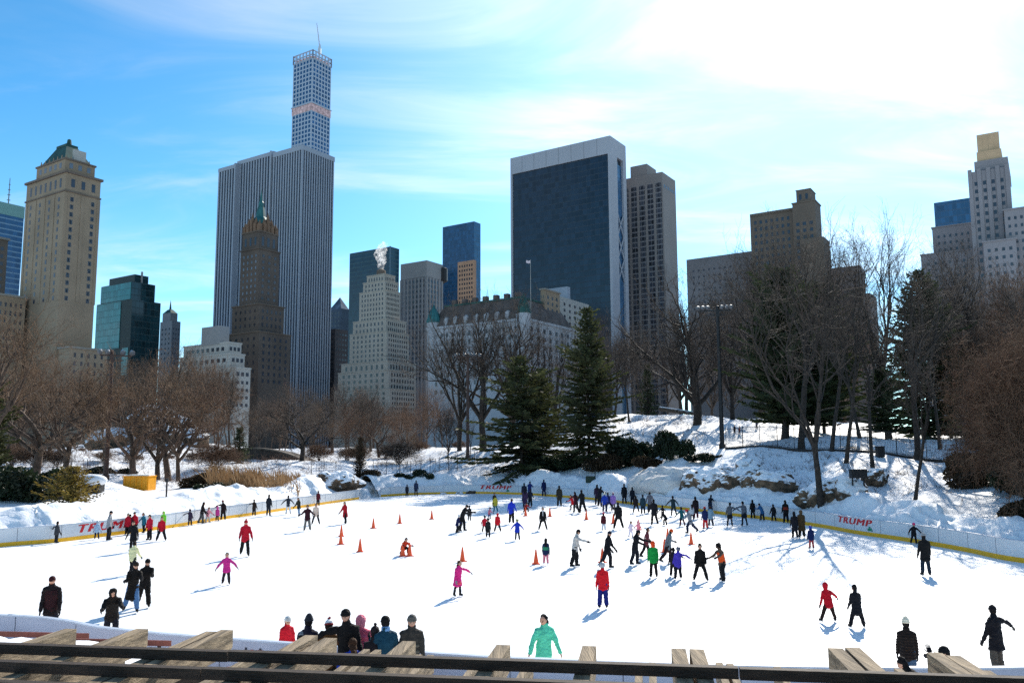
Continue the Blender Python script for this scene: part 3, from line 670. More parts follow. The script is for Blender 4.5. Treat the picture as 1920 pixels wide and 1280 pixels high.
m = MB()
for ax, L, oo in ((U, a, V*0), (V, b, U*0), (U, a, V*b), (V, b, U*a)):
    for i in range(7):
        p = C+oo+ax*(L*i/6)-B.o; m.box((p.x, p.y, zg+fl), (1.1, 1.1, 2*fl), math.atan2(U.y, U.x))
    for zz in (zg+.5, zg+fl, zg+2*fl-.4):
        p0, p1 = C+oo-B.o, C+oo+ax*L-B.o; m.bar((p0.x, p0.y, zz), (p1.x, p1.y, zz), .9, .9)
m.build('open_crown', CONB, B.root)
m = MB()
Tc = (C+U*1.2+V*1.2, a-2.4, b-2.4); B.block('safety_netting', mat('pink_netting', (.75, .45, .42), var=.4, scale=.5, rough=.9), Tc, zg, zg+fl*.85)
q = C+V*b*.35-B.o
kr = empty('tower_crane', (B.o.x+q.x, B.o.y+q.y, zt_-1), 0, 'thin lattice crane jib on top of the slender tower', 'crane')
m = MB(); m.box((0, 0, 3), (3, 3, 6)); m.loft([(0, 0, 6), (0, 0, 11)], [1.6, .8], 6); m.build('cab', mat('crane_grey', (.45, .5, .58)), kr)
m = MB(); jx = at_r(594, 42, 865); dz = jx.z-zt_; e = Vector((jx.x-B.o.x-q.x, jx.y-B.o.y-q.y, dz))
for o in ((-.5, 0), (.5, 0), (0, .6)): m.bar((o[0], o[1], 8), e+Vector((o[0]*.3, o[1]*.3, 0)), .28, .28)
for k in range(14): m.bar(Vector((-.5, 0, 8)).lerp(e, k/14), Vector((.5, 0, 8)).lerp(e, (k+1)/14), .2, .2)
m.build('jib', mat('crane_grey', (.45, .5, .58)), kr)
# --- dark glass box behind the steaming hotel
B, T, z = simple('dark_glass_tower', 'dark teal glass office box behind the steaming white stepped hotel', 760, 655, 731, 748, 520, 731, 462, GL_BAND2)
B.block('edge_strip', mat('grey_edge', (.10, .17, .22)), (T[0]-U*.2-V*.2, 1.0, 1.0), 0, z+.3); B.finish()
# --- dark towers between the slab and the steaming hotel
B, T, z = simple('pyramid_tower', 'dark blue stepped tower with pointed glass top behind the striped slab', 820, 612, 640, 660, 600, 640, 578, mat('dark_blue_stone', (.05, .075, .11), var=.25, scale=.08))
C, a, b = T; cen = C+U*a/2+V*b/2-B.o; m = MB(); base = [C+U*a*.1+V*b*.1, C+U*a*.9+V*b*.1, C+U*a*.9+V*b*.9, C+U*a*.1+V*b*.9]
m.prism([tuple((p-B.o).xy) for p in base][::-1], z, z+13, 0, [(cen.x+.2*k, cen.y) for k in range(4)]); m.build('pointed_top', PANEL, B.root); B.grid(T, 'U', z-60, z-2, 4, 14, .5, .5, PANE); B.finish(56)
B, T, z = simple('dark_office_block', 'low dark brown office block beside the foot of the striped slab', 640, 600, 628, 652, 650, 628, 616, mat('dark_brown_stone', (.06, .055, .06), var=.25, scale=.08))
B.grid(T, 'V', z-60, z-2, 4, 15, .6, .35, PANE); B.grid(T, 'U', z-60, z-2, 4, 15, .6, .35, PANE); B.finish(60)
# --- white stepped hotel with steam
B = Bld('stepped_hotel', 'white stepped wedding-cake hotel with rows of small windows and steam on its roof', 560, 724, 'tower')
STEP = mat('cream_brick', (0.403, 0.353, 0.302), var=.07, scale=.06)
tiers = [(627,731,780,735,-6),(634,729,780,700,-4),(640,727,780,683,-2),(656,725,767,627,2),(662,724,762,604,4),(674,723,750,550,8),(681,722,746,532,11),(688,721,741,520,14)]
zp = None
for k, (xl, xc, xr, y, dd) in enumerate(tiers):
    T = B.tier(xl, xc, xr, y, dd); z = B.zt(xc, y-6, T[0]); zlo = 0 if k == 0 else zp
    B.block('setback', STEP, T, 0 if k < 4 else zp-2, z); B.block('parapet', STEP, T, z, z+.6, .25)
    if k == 0: B.grid(T, 'U', z-28, z-1, 9, 8, .36, .55); B.grid(T, 'V', z-28, z-1, 10, 8, .36, .55)
    elif z-zp > 2.5:
        n = max(1, int((z-zp)/3.4)); B.grid(T, 'U', zp, z-.6, 8 if k < 6 else 6, n, .36, .55); B.grid(T, 'V', zp, z-.6, 9 if k < 6 else 6, n, .36, .55)
    zp = z
C, a, b = T; q = C+U*a*.5+V*b*.5; m = MB(); m.loft([(q.x-B.o.x, q.y-B.o.y, z), (q.x-B.o.x, q.y-B.o.y, z+4.5)], [3.4, 3.2], 12); m.build('roof_tank', DKTAN, B.root); B.finish(100); steam_at = (q.x, q.y, z+4)
def steam(p):
    m = bpy.data.materials.new('steam'); m.use_nodes = True; nt = m.node_tree; N = nt.nodes; L = nt.links
    for n in list(N):
        if n.type == 'BSDF_PRINCIPLED': N.remove(n)
    pv = N.new('ShaderNodeVolumePrincipled'); pv.inputs['Color'].default_value = (.98, .98, 1, 1); pv.inputs['Anisotropy'].default_value = .55
    tc = N.new('ShaderNodeTexCoord'); nz = N.new('ShaderNodeTexNoise'); nz.inputs['Scale'].default_value = .42; nz.inputs['Detail'].default_value = 7; L.new(tc.outputs['Object'], nz.inputs['Vector'])
    mr = N.new('ShaderNodeMapRange'); mr.inputs[1].default_value = .44; mr.inputs[2].default_value = .95; mr.inputs[3].default_value = 0; mr.inputs[4].default_value = .30
    L.new(nz.outputs[0], mr.inputs[0]); L.new(mr.outputs[0], pv.inputs['Density']); L.new(pv.outputs[0], N['Material Output'].inputs['Volume'])
    b = MB(); pts = [(0, 0, 0), (-.3, 0, 4), (.6, 0, 8), (-1.5, 0, 12), (1.0, 0, 17), (2.5, 0, 21)]; b.loft(pts, [1.5, 2.8, 3.9, 4.4, 3.8, 1.8], 14)
    tag(b.build('steam', m, loc=p), 'white steam plume rising from the stepped hotel roof', 'steam', kind='stuff')
steam(steam_at)
# --- grey stone tower with notched crown
B = Bld('grey_tower', 'grey stone tower with plain crown band right of the steaming hotel', 700, 800, 'tower')
T = B.tier(752, 800, 829, 520); z = B.zt(800, 488, T[0]); zc = B.zt(800, 518, T[0]); B.block('shaft', GREY, T, 0, zc); B.block('crown', CONC, T, zc, z, .3)
m = MB()
for ax, L, n in ((U, T[1], 7), (V, T[2], 5)):
    for i in range(n+1):
        p = T[0]+ax*(L*i/n)-B.o; m.box((p.x, p.y, zc/2), (1.6, 1.0, zc-.5), math.atan2(ax.y, ax.x))
m.build('pier', CONC, B.root); B.grid(T, 'U', zc-90, zc-1, 7, 20, .55, .55); B.grid(T, 'V', zc-90, zc-1, 5, 20, .55, .55)
p = at_r(829, 495, 720); m = MB(); m.loft([(p.x-B.o.x, p.y-B.o.y, z-14), (p.x-B.o.x, p.y-B.o.y, z-3)], [5, 5], 12); m.build('water_tank', STEEL, B.root); B.finish(100)
# --- smooth blue tower and the orange-brown one before it
B, T, z = simple('blue_tower', 'plain blue glass tower standing alone in the middle of the skyline', 780, 830, 889, 901, 450, 889, 415, GL_BL); B.finish()
B, T, z = simple('orange_building', 'orange-brown gridded brick building in front of the plain blue glass tower', 640, 858, 889, 893, 520, 888, 487, mat('orange_brick', (.40, .23, .15), var=.15, scale=.1))
B.grid(T, 'U', z-60, z-2, 6, 16, .5, .5); B.finish(96)
# --- the French château style hotel with mansard
B = Bld('chateau_hotel', 'white château style hotel with dark mansard roof and green copper turrets', 400, 985, 'hotel')
WF = mat('white_glazed_brick', (0.282, 0.292, 0.315), var=.06, scale=.06)
T = B.tier(803, 985, 1075, 640); C, a, b = T; zc = B.zt(985, 600, C); B.block('wall', WF, T, 0, zc); B.cornice(T, zc, 1.2, .9, WF)
zl = B.zt(985, 735, C); B.grid(T, 'U', zl, zc-1.5, 15, 8, .36, .52); B.grid(T, 'V', zl, zc-1.5, 7, 8, .36, .52)
base = [C, C+U*a, C+U*a+V*b, C+V*b]; zr = B.zt(985, 553, C); ins = 6.0
top = [C+U*ins+V*ins, C+U*(a-ins)+V*ins, C+U*(a-ins)+V*(b-ins), C+U*ins+V*(b-ins)]
m = MB(); m.prism([tuple((p-B.o).xy) for p in base][::-1], zc+1.2, zr, 0, [tuple((p-B.o).xy) for p in top][::-1]); m.build('mansard_roof', MANS, B.root)
m = MB(); m.prism([tuple((p+(C+U*a/2+V*b/2-p)*-.01-B.o).xy) for p in top][::-1], zr, zr+.9); m.build('roof_ridge', COPPER, B.root)
for i in range(9):
    p = C+U*(a*(i+.7)/9.4)-V*-1.6-B.o; m = MB(); m.box((p.x, p.y, zc+3.2), (2.2, 2.6, 4), math.atan2(U.y, U.x)); m.ell((p.x, p.y, zc+5.2), (1.2, 1.4, 1.0), 8, 6); m.build('dormer', WF, B.root)
for fu, r_, h in ((.96, 3.6, 9), (.03, 3.4, 9)):
    p = C+U*a*fu+V*1.5-B.o; m = MB(); m.loft([(p.x, p.y, zc-20), (p.x, p.y, zc+4)], [r_, r_], 12); m.build('turret', WF, B.root)
    m = MB(); m.loft([(p.x, p.y, zc+4), (p.x, p.y, zc+5), (p.x, p.y, zc+4+h*.55), (p.x, p.y, zc+4+h*.85), (p.x, p.y, zc+4+h*1.1)], [r_+.5, r_+.2, r_*.75, r_*.3, .1], 12); m.build('turret_roof', COPPER if fu < .5 else BRCOP, B.root)
m = MB()
for i in range(7): p = C+U*(a*(.15+.11*i))+V*8-B.o; m = MB(); m.box((p.x, p.y, zr+1.8), (2.5, 2.5, 3.2), math.atan2(U.y, U.x)); m.build('chimney', MANS, B.root)
B.finish(100)
fp = at_r(995, 545, 405)
fr = empty('flagpole', (fp.x, fp.y, fp.z-12), 0, 'white flagpole with a flag on the château hotel roof', 'flagpole'); zz = at_r(995, 487, 405).z-fp.z+12
m = MB(); m.loft([(0, 0, 0), (0, 0, zz)], [.16, .08], 6); m.build('pole', WHITEB, fr)
m = MB(); m.add([(-.05, 0, zz-.3), (-1, .1, zz-.6), (-2, -.1, zz-.2), (-2.3, 0, zz-1.4), (-1, .1, zz-1.9), (-.05, 0, zz-1.7)], [(0, 1, 2, 3, 4, 5)]); ob = m.build('flag', mat('flag_cloth', (.5, .42, .45), var=.4, scale=2), fr)
md = ob.modifiers.new('t', 'SOLIDIFY'); md.thickness = .04
# --- cream blocks right of the château hotel
B, T, z = simple('cream_building', 'cream brick apartment house just right of the château hotel roof', 450, 1015, 1050, 1104, 570, 1050, 555, WHITEB)
B.grid(T, 'U', z-40, z-2, 4, 11, .3, .45); B.grid(T, 'V', z-40, z-2, 5, 11, .3, .45)
T1 = B.tier(1021, 1064, 1069, 545, 12); z1 = B.zt(1064, 537, T1[0]); B.block('plant_room', MARBLE, T1, z, z1); B.finish(99)
B, T, z = simple('tan_apartment_house', 'narrow tan apartment house with small windows behind the spruce tops', 425, 1014, 1022, 1050, 600, 1022, 543, TAN); B.grid(T, 'V', z-50, z-2, 3, 15, .32, .5); B.grid(T, 'U', z-50, z-2, 2, 15, .3, .5); B.cornice(T, z, .8, .6); B.finish(75)
# --- the big dark glass slab in a white frame
B = Bld('framed_glass_slab', 'huge dark blue glass slab in a white stone frame', 560, 1145, 'tower')
T = B.tier(957, 1145, 1174, 320); C, a, b = T; z = B.zt(1145, 254, C); zi = B.zt(1141, 287, C)
B.block('core', GL_DK, (C+U*2+V*.9, a-4, b-1.8), 0, z-.5)
FR = mat('travertine_frame', (0.322, 0.329, 0.372), var=.05, scale=.04)
m = MB()
def slab(p0, du, dv, z0, z1): 
    q = [p0, p0+U*du, p0+U*du+V*dv, p0+V*dv]; m.prism([tuple((p-B.o).xy) for p in q][::-1], z0, z1)
slab(C, 2.0, b*.42, 0, zi); slab(C+V*b*.80, 2.0, b*.20, 0, zi); slab(C+U*(a-1.6), 1.6, b, 0, zi); slab(C, a, b, zi, z); m.build('frame', FR, B.root)
m = MB()
for i in range(1, 8): p = C+U*a*i/8-B.o-V*.02; m.box((p.x, p.y, (z+zi)/2), (.18, .16, z-zi-.3), math.atan2(U.y, U.x))
m.build('frame_joint', GREY, B.root)
p = C+V*b*.42+U*.6; zA = B.zt(1160, 455, C); m = MB(); L = b*.38
for k in range(3):
    za = zA-16+k*16; m.bar((p.x-B.o.x, p.y-B.o.y, za-8), ((p+V*L).x-B.o.x, (p+V*L).y-B.o.y, za+8), .5, .9); m.bar((p.x-B.o.x, p.y-B.o.y, za+8), ((p+V*L).x-B.o.x, (p+V*L).y-B.o.y, za-8), .5, .9)
m.build('cross_bracing', FR, B.root)
q0 = C+V*b*.42+U*1.6; q1 = C+V*b*.8+U*1.6; m = MB(); m.bar((q0.x-B.o.x, q0.y-B.o.y, zi/2), (q1.x-B.o.x, q1.y-B.o.y, zi/2), .3, zi-8); m.build('side_glazing', GL_BL, B.root); B.finish()
# --- tan tower with arched bays
B = Bld('arched_tower', 'tan office tower with five tall arched window bays beside the framed glass slab', 600, 1243, 'tower')
T = B.tier(1166, 1243, 1267, 370); C, a, b = T; z = B.zt(1243, 322, C); B.block('wall', mat('tan_stone', (.2, .175, .17), var=.08, scale=.06), T, 0, z)
T1 = B.tier(1182, 1213, 1230, 320, 8); z1 = B.zt(1213, 307, T1[0]); B.block('penthouse', mat('tan_stone', (.2, .175, .17), var=.08, scale=.06), T1, z, z1)
GA2 = grid_mat('arched_bay_glass', (.035, .038, .05), (.16, .15, .16), 2.6, 3.9, .10, .22, -GA, var=.6)
for i in range(5):
    cw = a/5; p = C+U*(cw*(i+.5))-B.o; w_ = cw*.68; zt2 = z-7; m = MB(); pr = [(-w_/2, 4), (w_/2, 4)]+[(w_/2*math.cos(t), zt2-w_/2+w_/2*math.sin(t)) for t in np.linspace(0, math.pi, 11)]
    n = len(pr); P3 = [(p.x+U.x*x-V.x*.12, p.y+U.y*x-V.y*.12, zz) for x, zz in pr]+[(p.x+U.x*x+V.x*.3, p.y+U.y*x+V.y*.3, zz) for x, zz in pr]
    m.add(P3, [tuple(range(n))[::-1], tuple(range(n, 2*n))]+[(i2, (i2+1) % n, n+(i2+1) % n, n+i2) for i2 in range(n)]); m.build('arched_bay', GA2, B.root)
B.grid(T, 'V', z-12, z-8, 6, 1, .5, .6); B.finish()
# --- right hand cluster
B, T, z = simple('brown_slab', 'plain dark brown slab with flat roof left of the tan roof-tower building', 520, 1288, 1425, 1460, 520, 1408, 470, mat('dark_grey_brick', (.17, .15, .155), var=.12, scale=.06)); B.grid(T, 'U', z-80, z-6, 12, 18, .35, .3, mat('dull_pane', (.07, .07, .085), var=.4, scale=.1)); B.finish(100)
B = Bld('tan_apartment_tower', 'tan brick apartment building with square roof tower and crenellated parapet', 470, 1534, 'tower')
T = B.tier(1407, 1489, 1560, 430, 8); z = B.zt(1489, 394, T[0]); B.block('wall', DKTAN, T, 0, z); m = MB()
for i in range(14): p = T[0]+U*(T[1]*(i+.5)/14)-B.o; m.box((p.x, p.y, z+.6), (1.6, 1, 1.6), math.atan2(U.y, U.x))
m.build('crenellation', DKTAN, B.root); B.grid(T, 'U', z-42, z-2, 7, 10, .45, .5)
T1 = B.tier(1487, 1530, 1540, 420, 0); z1 = B.zt(1530, 376, T1[0]); B.block('roof_tower', DKTAN, T1, 0, z1); B.cornice(T1, z1, .6, .4, DKTAN); B.grid(T1, 'U', z1-40, z1-10, 3, 8, .5, .5)
T2 = B.tier(1493, 1520, 1529, 370, 2); z2 = B.zt(1520, 354, T2[0]); B.block('lantern_storey', DKTAN, T2, z1, z2); B.cornice(T2, z2, .4, .3, DKTAN); B.grid(T2, 'U', z1+1.5, z2-1.5, 2, 1, .4, .7)
T3 = B.tier(1500, 1545, 1556, 460, -6); B.block('side_wing', DKTAN, T3, 0, B.zt(1545, 443, T3[0])); B.finish(90)
B, T, z = simple('grey_brown_block', 'grey-brown block with lower step right of the tan roof-tower building', 540, 1552, 1612, 1622, 520, 1612, 497, mat('grey_brown_brick', (.17, .152, .155), var=.12, scale=.06))
B.grid(T, 'U', z-60, z-3, 5, 14, .4, .4)
T1 = B.tier(1600, 1632, 1644, 560, -4); B.block('lower_step', mat('grey_brown_brick', (.17, .152, .155), var=.12, scale=.06), T1, 0, B.zt(1632, 549, T1[0])); B.finish(70)
B, T, z = simple('blue_glass_block', 'square blue glass office top behind the right-hand bare trees', 560, 1752, 1850, 1880, 400, 1822, 370, GL_BL); B.finish()
B = Bld('setback_tower', 'grey stepped stone tower with yellow brick crown at the right edge', 420, 1893, 'tower')
GR2 = mat('mauve_grey_stone', (0.211, 0.197, 0.211), var=.1, scale=.06); YEL = mat('yellow_brick', (.46, .31, .19), var=.12, scale=.2)
T = B.tier(1819, 1893, 1917, 360); C, a, b = T; z = B.zt(1893, 291, C); B.block('shaft', GR2, T, 0, z-5)
T1 = B.tier(1826, 1890, 1912, 300, 1.5); B.block('upper_shaft', GR2, T1, z-5, z); m = MB()
for i in range(5): p = C+U*(a*(i+.1)/4.2)-B.o-V*.1; m.box((p.x, p.y, z/2), (1.6, .9, z-8), math.atan2(U.y, U.x))
m.build('pier', GR2, B.root)
B.grid(T, 'U', z-62, z-9, 4, 15, .38, .5); B.grid(T, 'V', z-62, z-9, 3, 15, .34, .5)
T2 = B.tier(1831, 1878, 1900, 290, 3); z2 = B.zt(1878, 278, T2[0]); B.block('crown_base', YEL, T2, z, z2)
T3 = B.tier(1836, 1870, 1888, 270, 6); z3 = B.zt(1870, 250, T3[0]); B.block('crown', YEL, T3, z2, z3); m = MB()
for ax, L in ((U, T3[1]), (V, T3[2])):
    for i in range(4): p = T3[0]+ax*(L*(i+.1)/3.2)-B.o; m = MB(); m.box((p.x, p.y, (z2+z3)/2+.3), (2.2, .5, z3-z2+.8), math.atan2(ax.y, ax.x)); m.build('buttress', YEL, B.root)
for xl, xc, xr, y, dd in ((1882, 1935, 1990, 392, -6), (1843, 1905, 1990, 452, -10)):
    Tt = B.tier(xl, xc, xr, y, dd); zz = B.zt(xc, y-4, Tt[0]); B.block('setback', GR2, Tt, 0, zz); B.cornice(Tt, zz, .6, .5, GR2); B.grid(Tt, 'U', zz-30, zz-2, 4, 8, .4, .4)
B.finish(100)
B = Bld('grey_apartment_house', 'grey stone apartment house with stepped left end below the blue glass office top', 455, 1850)
for xl, xc, xr, y, dd in ((1727, 1850, 1900, 487, 0), (1748, 1850, 1900, 437, 4)):
    T = B.tier(xl, xc, xr, y, dd); z = B.zt(xc, y-22, T[0]); B.block('wall', GR2, T, 0, z); B.cornice(T, z, .6, .4, GR2); B.grid(T, 'U', z-34, z-3, 8, 9, .35, .4)
B.finish(100)
# ================================================================== TREES
TWIGW = mat('warm_twigs', (.19, .118, .072), var=.35, scale=.8, trans=.3)
TWIGD = mat('grey_brown_twigs', (.105, .08, .065), var=.35, scale=.8, trans=.3)
TWIGR = mat('reddish_twigs', (.17, .098, .062), var=.35, scale=.8, trans=.3)
NEED = mat('needles', (.03, .042, .016), var=.5, scale=.5, trans=.35, rough=.7)
NEEDL = mat('light_needles', (.044, .049, .018), var=.5, scale=.5, trans=.35, rough=.7)
YELN = mat('yellow_green_needles', (.16, .11, .02), var=.5, scale=.8, trans=.35, rough=.7)
LEAFD = mat('dark_evergreen_leaves', (.018, .028, .012), var=.6, scale=.8, trans=.25, rough=.5)
BRLEAF = mat('brown_evergreen_leaves', (.055, .035, .018), var=.5, scale=.8, trans=.3)
def tubes(S, k):
    """S rows: p0(3) p1(3) r0 r1 -> verts, quads"""
    S = np.asarray(S, float); p0, p1 = S[:, :3], S[:, 3:6]; d = p1-p0; d /= np.linalg.norm(d, axis=1)[:, None]+1e-9
    ref = np.where(np.abs(d[:, 2:3]) > .9, [[1., 0, 0]], [[0, 0, 1.]]); a = np.cross(d, ref); a /= np.linalg.norm(a, axis=1)[:, None]+1e-9; b = np.cross(d, a)
    ang = np.arange(k)*2*np.pi/k; c, s = np.cos(ang), np.sin(ang)
    ring = a[:, None, :]*c[None, :, None]+b[:, None, :]*s[None, :, None]
    v = np.concatenate([p0[:, None]+ring*S[:, 6, None, None], p1[:, None]+ring*S[:, 7, None, None]], 1)
    n = len(S); o = (np.arange(n)*2*k)[:, None]; i = np.arange(k)[None]; j = (np.arange(k)+1)[None] % k
    f = np.stack([o+i, o+j, o+k+j, o+k+i], 2).reshape(-1, 4)
    return v.reshape(-1, 3), f
def merge(parts):
    V_, F_ = [], []; o = 0
    for v, f in parts: V_.append(v); F_.append(f+o); o += len(v)
    return np.concatenate(V_), np.concatenate(F_)
def bare(seed, H, trunk=.3, limbs=6, spread=38, tr=.26, kids=(8, 7, 5), stems=1, droop=0.0, wander=.16, fine=.010, lenk=.62):
    R = np.random.RandomState(seed); big, small = [], []
    def unit(v): return v/(np.linalg.norm(v)+1e-9)
    def perp(d):
        q = np.cross(d, R.normal(size=3)); return unit(q)
    def limb(p, d, L, r, lvl):
        n = (7, 6, 4, 3)[min(lvl, 3)]; pts = [p]; rr = [r]; ds = []
        for i in range(n):
            d = unit(d+R.normal(size=3)*wander*(1+.25*lvl)+np.array([0, 0, .10-droop*(lvl > 1)*1.2-(droop if lvl == 1 and i > 2 else 0)])); q = pts[-1]+d*L/n; nr = r*(1-.75*(i+1)/n)
            (big if lvl < 2 else small).append([*pts[-1], *q, rr[-1], max(nr, fine*.6)]); pts.append(q); rr.append(nr); ds.append(d)
        if lvl >= 3: return
        k = kids[lvl]+R.randint(-1, 2)
        for c in range(k):
            t = R.uniform(.22, 1.0)**.8*n; i = min(int(t), n-1); q = pts[i]+(pts[i+1]-pts[i])*(t-i); a = rad(R.uniform(24, 58)); dd = unit(ds[i]*math.cos(a)+perp(ds[i])*math.sin(a))
            limb(q, dd, L*R.uniform(.38, .72)*(1.1-.45*t/n), max(rr[i]*R.uniform(.44, .68), fine), lvl+1)
        limb(pts[-1], ds[-1], L*.45, max(rr[-1], fine), max(lvl+1, 2))
    for s in range(stems):
        base = np.array([0, 0, -.4]); d = unit(np.array([R.normal()*.06, R.normal()*.06, 1])) if stems == 1 else unit(np.array([math.cos(s*6.28/stems+1)*.28, math.sin(s*6.28/stems+1)*.28, 1]))
        p = base; T = H*trunk; r = tr*(1 if stems == 1 else .72)
        n = 6
        for i in range(n):
            d = unit(d+R.normal(size=3)*.05+np.array([0, 0, .05])); q = p+d*(T+.4)/n; r0 = r*(1.35 if i == 0 else 1-.06*i); r1 = r*(1-.06*(i+1)); big.append([*p, *q, r0, r1]); p = q
        for l in range(limbs):
            az = 6.283*(l+R.uniform(-.3, .3))/limbs; a = rad(spread*R.uniform(.35, 1.15)) if l else rad(6)
            dd = unit(np.array([math.sin(a)*math.cos(az), math.sin(a)*math.sin(az), math.cos(a)])); z = R.uniform(.68, 1.0) if l else 1
            limb(base+(p-base)*z, dd, H*lenk*R.uniform(.75, 1.0), r*R.uniform(.42, .62) if l else r*.65, 0)
    return tubes(big, 7), tubes(small, 3)
_tm = {}
def tree_mesh(key, bark, twig, **kw):
    if key not in _tm:
        (v, f), (v2, f2) = bare(**kw); _tm[key] = (mesh_from('trunk', v, f, bark, True), mesh_from('crown', v2, f2, twig))
    return _tm[key]
TREEK = {
 'elm': dict(seed=1, H=15, trunk=.22, limbs=7, spread=40, tr=.38, kids=(9, 8, 5)),
 'elm2': dict(seed=22, H=15, trunk=.18, limbs=6, spread=46, tr=.36, kids=(9, 8, 5)),
 'tall': dict(seed=3, H=18, trunk=.34, limbs=6, spread=26, tr=.33, fine=.009, kids=(8, 6, 4), lenk=.60),
 'tall2': dict(seed=4, H=18, trunk=.42, limbs=6, spread=24, tr=.28, fine=.009, kids=(8, 6, 4), lenk=.52),
 'fork': dict(seed=15, H=18, trunk=.24, limbs=4, spread=20, tr=.26, fine=.009, kids=(8, 6, 4), stems=1, lenk=.66),
 'crab': dict(seed=6, H=8, trunk=.20, limbs=7, spread=62, tr=.22, kids=(8, 7, 5), wander=.30, lenk=.62, fine=.009),
 'crab2': dict(seed=7, H=8, trunk=.26, limbs=6, spread=56, tr=.20, kids=(8, 7, 5), wander=.28, lenk=.60, fine=.009),
 'wood': dict(seed=8, H=13, trunk=.25, limbs=7, spread=42, tr=.22, kids=(9, 7, 5), fine=.014),
 'wood2': dict(seed=9, H=13, trunk=.20, limbs=8, spread=48, tr=.20, kids=(9, 7, 5), fine=.014),
 'brush': dict(seed=10, H=6, trunk=.08, limbs=7, spread=50, tr=.09, kids=(8, 7, 6), stems=5, droop=.13, wander=.24, fine=.009, lenk=.8),
 'slim': dict(seed=11, H=16, trunk=.5, limbs=5, spread=22, tr=.17, kids=(8, 6, 4), lenk=.40),
}
HGT = {}
def place_tree(kind, px, R, ytop, tone, label, group=None, rz=None, wide=1.0, name='bare_tree', base=None):
    bark, twig = {'w': (BARKW, TWIGW), 'd': (BARK, TWIGD), 'r': (BARKW, TWIGR)}[tone]
    a, b = tree_mesh((kind, tone), bark, twig, **TREEK[kind])
    if kind not in HGT: HGT[kind] = float(np.percentile([v.co.z for v in b.vertices], 99))
    d = px_dir(px, 800); x, y = d[0]*R, d[1]*R; z = gz(x, y) if base is None else base
    s = (z_at(px, ytop, x, y)-z)/HGT[kind]
    o = empty(name, (x, y, z-.05), random.uniform(0, 6.28) if rz is None else rz, label, 'tree', group); o.scale = (s*wide, s*wide, s)
    obj('trunk', a, o); obj('crown', b, o); return o
T_ = place_tree
# named trees, left
T_('elm', -45, 60, 520, 'w', 'big brown bare tree leaning in from the left edge of the rink bank')
T_('crab', 72, 74, 655, 'w', 'broad low bare tree with thick brown limbs behind the dark hedge', wide=1.15)
T_('crab2', 122, 80, 690, 'w', 'bare tree with a leaning dark trunk behind the yellowish conifer', rz=.6)
T_('crab2', 254, 83, 672, 'w', 'bare spreading tree growing just behind the orange bin', rz=2.2)
T_('elm2', 300, 100, 640, 'd', 'tall dark bare tree with upswept limbs between floodlight and stone bridge', wide=.85)
T_('crab', 338, 92, 700, 'r', 'slender reddish bare tree with a pale stem behind the reeds', rz=4, wide=.7)
T_('crab', 568, 112, 742, 'd', 'wide dark gnarled bare tree standing on the snow slope by the stone bridge', rz=1.3, wide=1.25)
T_('tall2', 392, 140, 690, 'd', 'thin dark bare tree rising behind the left end of the stone bridge', wide=.8)
T_('tall', 432, 150, 676, 'd', 'pair of thin dark stems rising behind the stone bridge centre', wide=.8)
T_('crab2', 712, 135, 770, 'r', 'small reddish bare tree on the snow slope left of the middle floodlight', rz=3.1, wide=1.2)
# middle
T_('elm', 905, 128, 552, 'd', 'large vase shaped bare tree before the château hotel, beside the middle floodlight', rz=.5, wide=.95)
T_('elm2', 960, 140, 560, 'd', 'large vase shaped bare tree before the château hotel, right behind the wide spruce', rz=2.0, wide=.95)
T_('elm2', 1306, 118, 520, 'd', 'big round-headed bare tree with heavy curved limbs left of the tall right floodlight', rz=.9, wide=1.3)
T_('tall', 1288, 135, 560, 'd', 'bare tree with snow at its foot behind the round-headed one', rz=1.9)
T_('tall2', 1180, 130, 640, 'd', 'thin bare tree on the snowy hill right of the tall spruce', rz=.4, wide=.9)
T_('elm', 862, 132, 585, 'd', 'bare tree with upswept limbs just left of the middle floodlight', rz=3.3, wide=.7)
T_('tall', 1035, 134, 600, 'd', 'bare tree rising between the two green spruces', rz=.7, wide=.9)
T_('elm', 1375, 125, 560, 'd', 'bare tree just right of the tall right floodlight', rz=4.1, wide=.8)
# right
T_('fork', 1533, 60, 455, 'd', 'forked dark bare tree standing lowest on the bank above the right lettering', rz=.35, wide=.95)
T_('tall2', 1500, 82, 430, 'd', 'straight bare tree just above the iron fence beside the dark pine', rz=2.7)
T_('tall', 1470, 100, 420, 'd', 'bare tree with a broad head rising behind the dark pine', rz=1.1)
T_('slim', 1582, 70, 500, 'd', 'slim bare tree crossing the iron fence right of the forked tree', rz=.2)
T_('slim', 1632, 68, 520, 'd', 'slim leaning bare tree below the iron fence, second right of the forked tree', rz=2.4)
T_('tall', 1668, 92, 402, 'd', 'tallest bare tree, standing clear against the white sky right of centre', rz=3.0, wide=.8)
T_('slim', 1612, 84, 500, 'd', 'slim dark bare tree just behind the iron fence between the two slim ones', rz=3.3)
T_('slim', 1556, 78, 470, 'd', 'thin dark bare tree at the fence directly right of the forked tree', rz=1.4)
T_('slim', 1760, 82, 520, 'd', 'thin dark bare tree at the fence right of the thick trunk', rz=5.2)
T_('slim', 1706, 56, 600, 'd', 'thin dark sapling low on the bank left of the right bushes', rz=1.0)
T_('tall2', 1716, 74, 470, 'd', 'thick dark bare trunk at the iron fence beside the right dark spruce', rz=4.4)
T_('tall', 1790, 112, 470, 'd', 'bare tree behind the right dark spruce under the blue glass office top', rz=5.0)
T_('elm2', 1852, 100, 455, 'd', 'bare tree with upswept limbs in front of the grey setback tower', rz=.2, wide=.8)
T_('elm', 1935, 92, 520, 'd', 'dark bare tree at the right edge above the bushes', rz=2.0)
